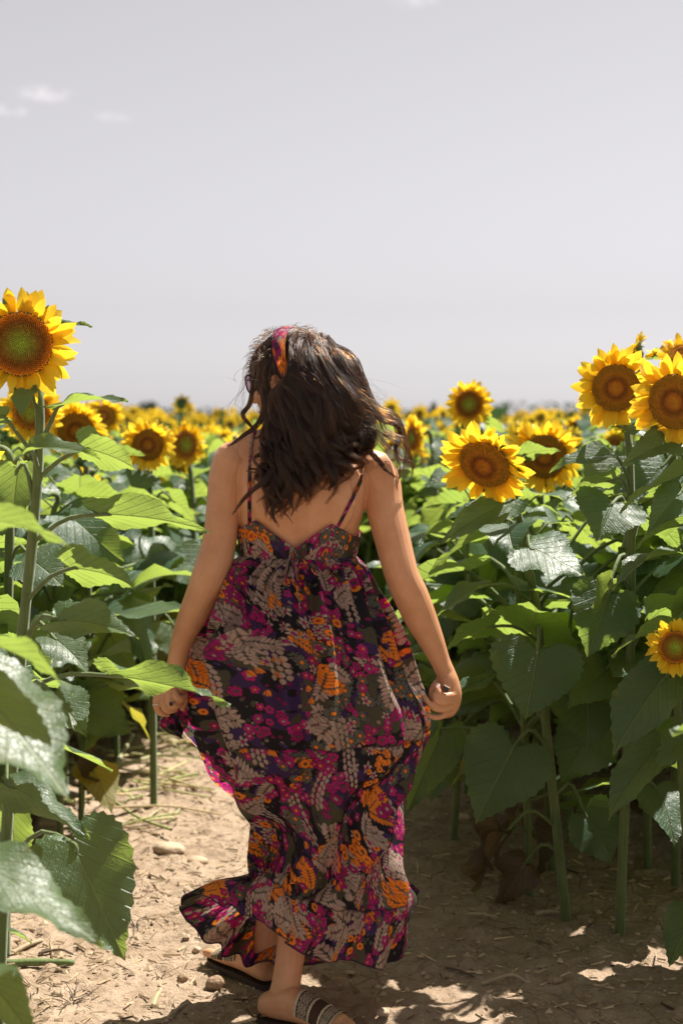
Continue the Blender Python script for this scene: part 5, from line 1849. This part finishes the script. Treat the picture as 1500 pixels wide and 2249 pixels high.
# a ruche of cloth squeezed out under the left fist
P = np.array([at(378, 1560, 3.43), at(372, 1585, 3.43), at(384, 1606, 3.44), at(400, 1622, 3.44)])
cl_ = []
for j, t in enumerate(np.linspace(0, 1, 26)):
    c = spline(P, 26)[j]; w = .020 * math.sin(math.pi * min(t * 1.1, 1)) + .004
    aa = np.arange(40) / 40 * 2 * np.pi
    cl_.append(c + np.stack([np.cos(aa) * w * (1 + .18 * np.sin(aa * 9 + t * 8)), np.sin(aa) * w * .8 * (1 + .18 * np.sin(aa * 7)), 0 * aa], -1))
cl_ = np.array(cl_)
wobj('gathered_cloth', mesh('gathered_cloth', cl_.reshape(-1, 3), grid_faces(26, 40, True), [M['cloth']], None, print_at(np.tile(np.arange(40) * .004, 26), np.repeat(np.arange(26) * .004, 40)) * 1.0), dress)

# nails, rings
for f, s in ((RF[0], .0062), (RF[2], .0058), (RF[3], .0054)):
    p = np.array(f[-1][:3]); q2 = np.array(f[-2][:3]); t = nrm(p - q2)
    nn = nrm(np.array((0, -1.0, .25)) - t * np.dot((0, -1.0, .25), t)); sd = np.cross(nn, t)
    V, F = ellipsoid((0, 0, 0), (s, .0012, s * 1.35))
    V = V[:, :1] * sd + V[:, 1:2] * nn + V[:, 2:] * t + p + nn * f[-1][3] * .86 - t * .002
    wobj('nail', mesh('nail', V, F, [M['nail']]))


def ring_on(c, ax, r, mat, label, stone=None):
    ax = nrm(ax); e = nrm(np.cross(ax, (0.3, 1, .2))); g = np.cross(ax, e)
    a = np.linspace(0, 2 * np.pi, 29)
    P = c + np.outer(np.cos(a), e) * r + np.outer(np.sin(a), g) * r
    V, F = tube(P, .0013, 6)
    o = wobj('ring', mesh('ring', V, F, [M[mat]])); o['label'] = label
    if stone is not None:
        V, F = ellipsoid(np.asarray(c) + np.asarray(stone) * r, (.0045, .003, .0055))
        wobj('gemstone', mesh('gemstone', V, F, [M['black']]), o)


L0, L1 = np.array(LF[0]), np.array(LF[1])
ring_on((L0[1] + L0[2])[:3] / 2, L0[2][:3] - L0[1][:3], .0112, 'silver', 'thin wavy silver ring')
ring_on((np.array(LF[2])[1] * .45 + np.array(LF[2])[2] * .55)[:3], np.array(LF[2])[2][:3] - np.array(LF[2])[1][:3], .0114, 'silver', 'silver ring with black stone', np.array((0, -1, .1)))
c = np.array(rp(818, 690, 3.372, 0)[:3])
V, F = ellipsoid((0, 0, 0), (1, 1, 1), n=5, m=4)
sq = np.array([(-1, -1, -1), (1, -1, -1), (1, 1, -1), (-1, 1, -1), (-1, -1, 1), (1, -1, 1), (1, 1, 1), (-1, 1, 1)]) * (.0075, .004, .0062)
rm = np.array(Matrix.Rotation(rad(28), 3, 'Y'))
BOXF = np.array([[0, 3, 2, 1], [4, 5, 6, 7], [0, 1, 5, 4], [1, 2, 6, 5], [2, 3, 7, 6], [3, 0, 4, 7]])
o = wobj('signet_ring', mesh('signet_ring', sq @ rm.T + c, BOXF, [M['black']], smooth=False)); o['label'] = 'square black ring with silver edge'
sq2 = np.array([(-1, -1, -1), (1, -1, -1), (1, 1, -1), (-1, 1, -1), (-1, -1, 1), (1, -1, 1), (1, 1, 1), (-1, 1, 1)]) * (.0076, .0042, .0013) + (0, 0, .0072)
wobj('ring_edge', mesh('ring_edge', sq2 @ rm.T + c, BOXF, [M['silver']], smooth=False), o)


# ---------------------------------------------------------------- sandals
def sandal(fr_, label):
    h, u, w = fr_
    ss = np.linspace(0, 1, 24)
    hw = np.interp(ss, (0, .06, .2, .45, .7, .88, 1), (.012, .024, .030, .031, .042, .040, .012))
    sx = -.008 + ss * .275
    V = []
    for zz in (-.014, .000):
        for k in range(24): V.append(h + u * sx[k] + w * hw[k] + np.array((0, 0, zz)))
        for k in range(23, -1, -1): V.append(h + u * sx[k] - w * hw[k] + np.array((0, 0, zz)))
    i = np.arange(48)
    F = np.stack([i, (i + 1) % 48, 48 + (i + 1) % 48, 48 + i], -1)
    j = np.arange(23)
    top = np.stack([48 + j, 48 + j + 1, 48 + 46 - j, 48 + 47 - j], -1); bot = top[:, ::-1] - 48
    o = wobj('sandal', mesh('sandal', np.array(V), np.concatenate([F, top, bot]), [M['sandal_sole']], smooth=False))
    o['label'] = label
    f = np.array(FOOT)
    def band(s0, s1, kind):
        n, m = 26, 60
        a = np.linspace(-.12, math.pi + .12, m)
        V, C = [], []
        for k in range(n):
            t = k / (n - 1); s = s0 + (s1 - s0) * t
            zc, hh, hw_ = (np.interp(s, f[:, 0], f[:, q]) for q in (1, 2, 3))
            rg = .0032 + (.0012 if kind == 'p' else 0)
            fr2 = .0015 * np.random.RandomState(k).rand(m) * (kind == 'p' and (k < 3 or k > n - 4))
            V.append(h + u * s + np.outer(np.cos(a) * (hw_ + rg + fr2), w) + np.outer(np.maximum(np.sin(a) * (hh + rg + fr2) + zc, -.004), (0, 0, 1)))
            if kind == 'p':
                x = a / math.pi * 16
                z1 = np.abs((x % 1) - .5) * 2
                zig = (np.abs(((t * 5 + z1) % 1.0) - .5) < .22)
                c = np.where(zig[:, None], np.array((.055, .047, .043)), np.array((.36, .27, .18)))
                if t < .16 or t > .84: c = np.tile((.52, .40, .27), (m, 1)) * np.random.RandomState(k + 7).uniform(.7, 1.2, (m, 1))
                elif t < .23 or t > .77: c = np.tile((.03, .028, .032), (m, 1))
            else:
                c = np.tile((.060, .036, .024), (m, 1))
            C.append(c)
        wobj('strap', mesh('strap', np.concatenate(V), grid_faces(n, m), [M['weave']], None, np.concatenate(C)), o)
    band(.108, .150, 'p'); band(.147, .176, 'b'); band(.173, .205, 'p')


sandal(FA, 'nearer sandal with zigzag woven straps, toes pointing right')
sandal(FB, 'farther sandal with woven strap, half hidden behind the ankle')

# ---------------------------------------------------------------- headband and sunglasses
nb_, na_ = 14, 60
V, C = [], []
for i, p in enumerate(np.linspace(rad(-8), rad(188), na_)):
    wd = .023 * (0.55 + .45 * math.sin(max(min(p, math.pi), 0)))
    cy = -.034 + .030 * math.sin(max(min(p, math.pi), 0))
    for j in range(nb_):
        t = j / (nb_ - 1) * 2 - 1
        bulge = .006 * (1 - t * t)
        V.append(hl((.091 + bulge) * math.cos(p), cy + t * wd, .022 + (.108 + bulge) * math.sin(p)))
        C.append((i * .005, j * .0034))
C = np.array(C)
best = max(((lambda q_: (q_[:, 0] - 1.0 * q_[:, 2] - .6 * q_[:, 1]).mean())(print_at(C[:, 0] + a_, C[:, 1] + b_)), a_, b_) for a_, b_ in np.random.RandomState(2).uniform(0, 1.2, (60, 2)))
hb = print_at(C[:, 0] + best[1], C[:, 1] + best[2])
band_o = wobj('headband', mesh('headband', np.array(V), grid_faces(na_, nb_), [M['cloth']], None, hb))
band_o['label'] = 'wide headband in the cloth of the dress'

# sunglasses: dark frame, violet cat-eye lenses
sg = None
fm = MB()
lens_pts = []
for s in (1, -1):
    a = np.arange(28) / 28 * 2 * np.pi
    lx = .0335 * s + np.cos(a) * .026 * s * (1 + .12 * (np.sin(a) > 0) * np.cos(a)); lz = .004 + np.sin(a) * .023 + .006 * np.cos(a)
    P = np.array([hl(x, .096 - .25 * max(abs(x) - .02, 0) ** 1.0 * .5, z) for x, z in zip(lx, lz)])
    lens_pts.append(P)
    V, F = tube(np.vstack([P, P[:2]]), .0021, 6)
    fm.add(V, F)
    V, F = tube([hl(.060 * s, .086, .014), hl(.070 * s, .075, .013), hl(.078 * s, .02, .008), hl(.080 * s, -.02, -.004)], .0022, 6)
    fm.add(V, F)
V, F = tube([hl(-.010, .097, .008), hl(0, .101, .011), hl(.010, .097, .008)], .002, 6); fm.add(V, F)
sg = wobj('sunglasses', fm.mesh('sunglasses', [M['frame']], uv=False)); sg['label'] = 'dark rimmed sunglasses with violet lenses'
for P in lens_pts:
    V = np.vstack([P, P.mean(0)]); i = np.arange(28)
    wobj('lens', mesh('lens', V, np.stack([i, (i + 1) % 28, np.full(28, 28)], -1), [M['lens']], smooth=False), sg)

# ---------------------------------------------------------------- hair
hr = np.random.RandomState(12)
# dark underlayer on the skull behind the face
V, F = ellipsoid((0, 0, 0), (1, 1, 1), n=30, m=44)
Vl = V * (.081, .101, .100) + (0, -.012, .022)
keep = ~((V[:, 1] > .50) & (V[:, 2] < .55))
fk = keep[F].all(1)
Vw = HC + Vl @ HM.T
hair = wobj('hair', mesh('hair', Vw, F[fk], [M['hair_base']]))
hair['label'] = 'long dark brown wavy hair blown to the right'

STR, RADS = [], []
NP = 30


def push_out(P, k=1.0):
    L = (P - HC) @ HM - np.array((0, -.012, .022))
    q = L / (np.array((.083, .103, .102)) * k)
    r = np.linalg.norm(q, axis=1)
    f = np.where(r < 1, 1 / np.maximum(r, 1e-3), 1)[:, None]
    return HC + ((q * f) * (np.array((.083, .103, .102)) * k) + np.array((0, -.012, .022))) @ HM.T


def lock(guide, n, r0, r1, r2, amp=.010, freq=2.2, radius=.00042, frizz=.0012, layer=0.0, k=1.0, shorten=.34, band=False, fringe=False):
    G = spline(guide, NP)
    t = np.linspace(0, 1, NP)
    T, Nn, B = frames(G)
    p1, p2 = hr.uniform(0, 6.28, 2)
    fq = freq * hr.uniform(.8, 1.25)
    am = amp * hr.uniform(.6, 1.3)
    w = am * sm((t - .18) / .4)
    G = G + (Nn * (w * np.sin(fq * 6.283 * t ** 1.15 + p1))[:, None] + B * (w * .7 * np.cos(fq * 6.283 * t ** 1.15 + p1))[:, None])
    rad_t = np.interp(t, (0, .3, .65, 1), (r0, r1, r1 * .85, r2))
    for _ in range(n):
        a = hr.uniform(0, 6.283); rr = math.sqrt(hr.rand())
        da = hr.uniform(-1.0, 1.0)
        ofs = (np.cos(a + da * t)[:, None] * Nn + np.sin(a + da * t)[:, None] * B) * (rad_t * rr)[:, None]
        P = G + ofs
        fz = frizz * hr.uniform(.4, 1.8)
        ph = hr.uniform(0, 6.28, 4)
        P = P + Nn * (fz * t * np.sin(t * hr.uniform(14, 34) + ph[0]))[:, None] + B * (fz * t * np.sin(t * hr.uniform(14, 34) + ph[1]))[:, None]
        e = 1 - shorten * hr.rand() ** 2
        idx = np.linspace(0, (NP - 1) * e, NP)
        i0 = np.minimum(idx.astype(int), NP - 2); f = (idx - i0)[:, None]
        P = P[i0] * (1 - f) + P[i0 + 1] * f
        P = push_out(P, k + hr.uniform(0, .05))
        if band:                                        # keep the hair behind the headband
            lim = np.interp(P[:, 2], (1.40, 1.45, 1.50, 1.53, 1.60, 1.63), (-.60, -.24, -.150, -.126, -.120, -.128))
            P[:, 0] = np.maximum(P[:, 0], lim + hr.uniform(-.001, .004))
        if fringe:
            P[:, 0] = np.minimum(P[:, 0], np.interp(P[:, 2], (1.46, 1.51, 1.60, 1.635), (.0, -.166, -.160, -.138)) - hr.uniform(-.001, .003))
        STR.append(P); RADS.append(np.interp(t, (0, .6, 1), (1, .9, .25)) * radius * hr.uniform(.75, 1.25))


TIP_U = (0, .10, .18, .27, .36, .45, .55, .65, .74, .82, .90, 1.0)
TIP_X = (566, 580, 592, 606, 626, 646, 676, 706, 734, 760, 784, 808)
TIP_Y = (1060, 1085, 1115, 1152, 1132, 1116, 1100, 1088, 1078, 1055, 1030, 1000)
for i in range(150):
    u = (i + hr.uniform(-.5, .5)) / 149; u = min(max(u, 0), 1)
    lay = hr.rand()                                     # 0 = outermost towards the camera
    c = 2 * u - 1
    root = at(665 + 36 * c + hr.normal(0, 9), 736 + 14 * abs(c) + hr.uniform(-8, 10), 3.43 - .035 * (1 - c * c) + hr.uniform(-.03, .03))
    side = math.sqrt(max(1 - c * c, 0.02))
    w1 = at(628 + (95 if u > .30 else 60) * max(c, -.55) + 45 * u + hr.normal(0, 5), 800 + hr.normal(0, 8), 3.40 - .075 * side)
    w2 = at(602 + 196 * u + hr.normal(0, 8), 880 + hr.normal(0, 10), 3.395 - .095 * side + .02 * lay)
    w3 = at(596 + 200 * u + hr.normal(0, 9), 965 + hr.normal(0, 10), 3.375 - .072 * side + .02 * lay + .03 * max(u - .8, 0) * 5 * .3)
    tx = np.interp(u, TIP_U, TIP_X) + hr.normal(0, 9); ty = np.interp(u, TIP_U, TIP_Y) + hr.normal(0, 10) - abs(hr.normal(0, 58)) * (i % 3 > 0)
    ty = max(ty, np.interp(u, (0, .7, 1), (985, 975, 935))); tx += hr.normal(0, 14) * (u > .6)
    tip = at(tx, ty, 3.315 + .05 * max(u - .7, 0) * 3 + hr.uniform(-.01, .012))
    w4 = (w3 * .45 + tip * .55) + np.array((hr.normal(0, .010), -.004, 0))
    lock([root, w1, w2, w3, w4, tip], 64, .015, .0125, .0022, .0165, 2.9, frizz=.0016 + .0022 * (u > .45), band=True)
# hand-set locks that make the outline
for gi_, (g, n, r1, amp) in enumerate((
        ([(640, 745, 3.40), (606, 830, 3.36), (602, 900, 3.35), (612, 965, 3.34), (600, 1035, 3.315), (540, 1085, 3.30), (512, 1132, 3.30)], 110, .010, .006),
        ([(650, 742, 3.40), (628, 840, 3.34), (632, 930, 3.33), (618, 1000, 3.31), (632, 1060, 3.305), (606, 1110, 3.30), (604, 1148, 3.30)], 130, .012, .008),
        ([(655, 740, 3.40), (650, 850, 3.33), (645, 950, 3.32), (652, 1020, 3.31), (642, 1075, 3.305), (634, 1100, 3.305)], 110, .010, .008),
        ([(700, 734, 3.40), (742, 850, 3.34), (735, 960, 3.33), (728, 1030, 3.31), (738, 1060, 3.305), (722, 1078, 3.305)], 110, .010, .008),
        ([(715, 740, 3.41), (786, 850, 3.38), (812, 930, 3.37), (800, 985, 3.36), (845, 1020, 3.36), (862, 1052, 3.36)], 90, .009, .010),
        ([(722, 748, 3.42), (792, 850, 3.40), (836, 915, 3.40), (872, 950, 3.40), (880, 1000, 3.40), (904, 1034, 3.40)], 70, .008, .009),
        ([(722, 748, 3.43), (788, 840, 3.42), (830, 905, 3.43), (880, 940, 3.43), (902, 990, 3.43), (896, 1060, 3.43)], 50, .007, .010),
        ([(722, 748, 3.42), (790, 855, 3.39), (838, 925, 3.385), (862, 965, 3.38), (890, 1000, 3.38), (902, 1050, 3.38)], 44, .018, .012),
        ([(722, 748, 3.43), (784, 830, 3.42), (822, 890, 3.42), (856, 930, 3.42), (884, 975, 3.42), (893, 1030, 3.42)], 44, .017, .012),
        ([(716, 744, 3.41), (780, 845, 3.37), (822, 930, 3.36), (850, 990, 3.355), (872, 1040, 3.35), (880, 1076, 3.35)], 34, .012, .011),
        # in front of the headband: fringe and the curl before the face
        ([(628, 748, 3.42), (590, 764, 3.42), (566, 800, 3.42), (556, 850, 3.43), (546, 890, 3.43), (536, 912, 3.43), (552, 940, 3.43), (560, 962, 3.43)], 110, .007, .003),
        ([(625, 752, 3.41), (588, 775, 3.39), (574, 830, 3.38), (578, 890, 3.375), (566, 935, 3.37), (530, 962, 3.365), (498, 978, 3.36)], 100, .008, .004),
        ([(622, 748, 3.40), (588, 772, 3.385), (582, 830, 3.37), (592, 900, 3.36), (578, 950, 3.35), (556, 962, 3.35)], 60, .006, .005),
        ([(625, 745, 3.43), (585, 760, 3.44), (562, 792, 3.45), (556, 830, 3.46), (560, 860, 3.47)], 190, .013, .002),
        ([(622, 745, 3.42), (590, 758, 3.42), (570, 786, 3.42), (566, 830, 3.41), (572, 868, 3.40)], 200, .013, .002),
        )):
    lock([at(*p) for p in g], n, .010, r1, .0020, amp, 2.0, k=.99, band=gi_ < 10, fringe=gi_ >= 10, shorten=.14)
# flyaway hairs
for i in range(420):
    u = hr.rand() ** .5; c = 2 * u - 1
    root = at(665 + 60 * c, 745 + 25 * abs(c), 3.42 - .03 * hr.rand())
    w1 = at(640 + 120 * c + hr.normal(0, 14), 815 + hr.normal(0, 20), 3.36 + hr.uniform(-.03, .03))
    w2 = at(660 + 165 * c + hr.normal(0, 28), 915 + hr.normal(0, 30), 3.36 + hr.uniform(-.05, .05))
    tip = w2 + np.array((hr.normal(.02, .05), hr.normal(0, .03), -abs(hr.normal(.05, .05))))
    lock([root, w1, w2, tip], 1, .004, .006, .006, .012, 1.6, radius=.00028, frizz=.002, k=1.03)
for i in range(900):                                     # short wisps standing off the crown, lit by the sun
    th = hr.uniform(-2.6, 2.6); e = hr.uniform(.15, 1.5)
    d = np.array((math.sin(th) * math.cos(e), -math.cos(th) * math.cos(e) * .9, math.sin(e)))
    p0 = push_out((HC + np.array((0, 0, .02)) + d * .02)[None], 1.06)[0]
    if -.172 < p0[0] < -.120 and p0[1] < 3.46 and e < 1.3: continue
    tn = nrm(np.cross(d, hr.normal(size=3))); L = hr.uniform(.008, .028)
    if tn[2] > 0: tn = -tn
    t = np.linspace(0, 1, NP)[:, None]
    P = p0 + d * .004 + tn * L * t + d * (hr.uniform(.1, .55) * L * np.sin(t * 2.2))
    STR.append(P); RADS.append(np.full(NP, .00026))

hc = bpy.data.hair_curves.new('hair_strands')
hc.add_curves([NP] * len(STR))
hc.attributes['position'].data.foreach_set('vector', np.asarray(STR, np.float32).ravel())
at_r = hc.attributes.get('radius') or hc.attributes.new('radius', 'FLOAT', 'POINT')
at_r.data.foreach_set('value', np.asarray(RADS, np.float32).ravel())
hc.materials.append(M['hair'])
ho = bpy.data.objects.new('hair_strands', hc)
COL.objects.link(ho); ho.parent = hair
ho['kind'] = 'stuff'
print('strands', len(STR))
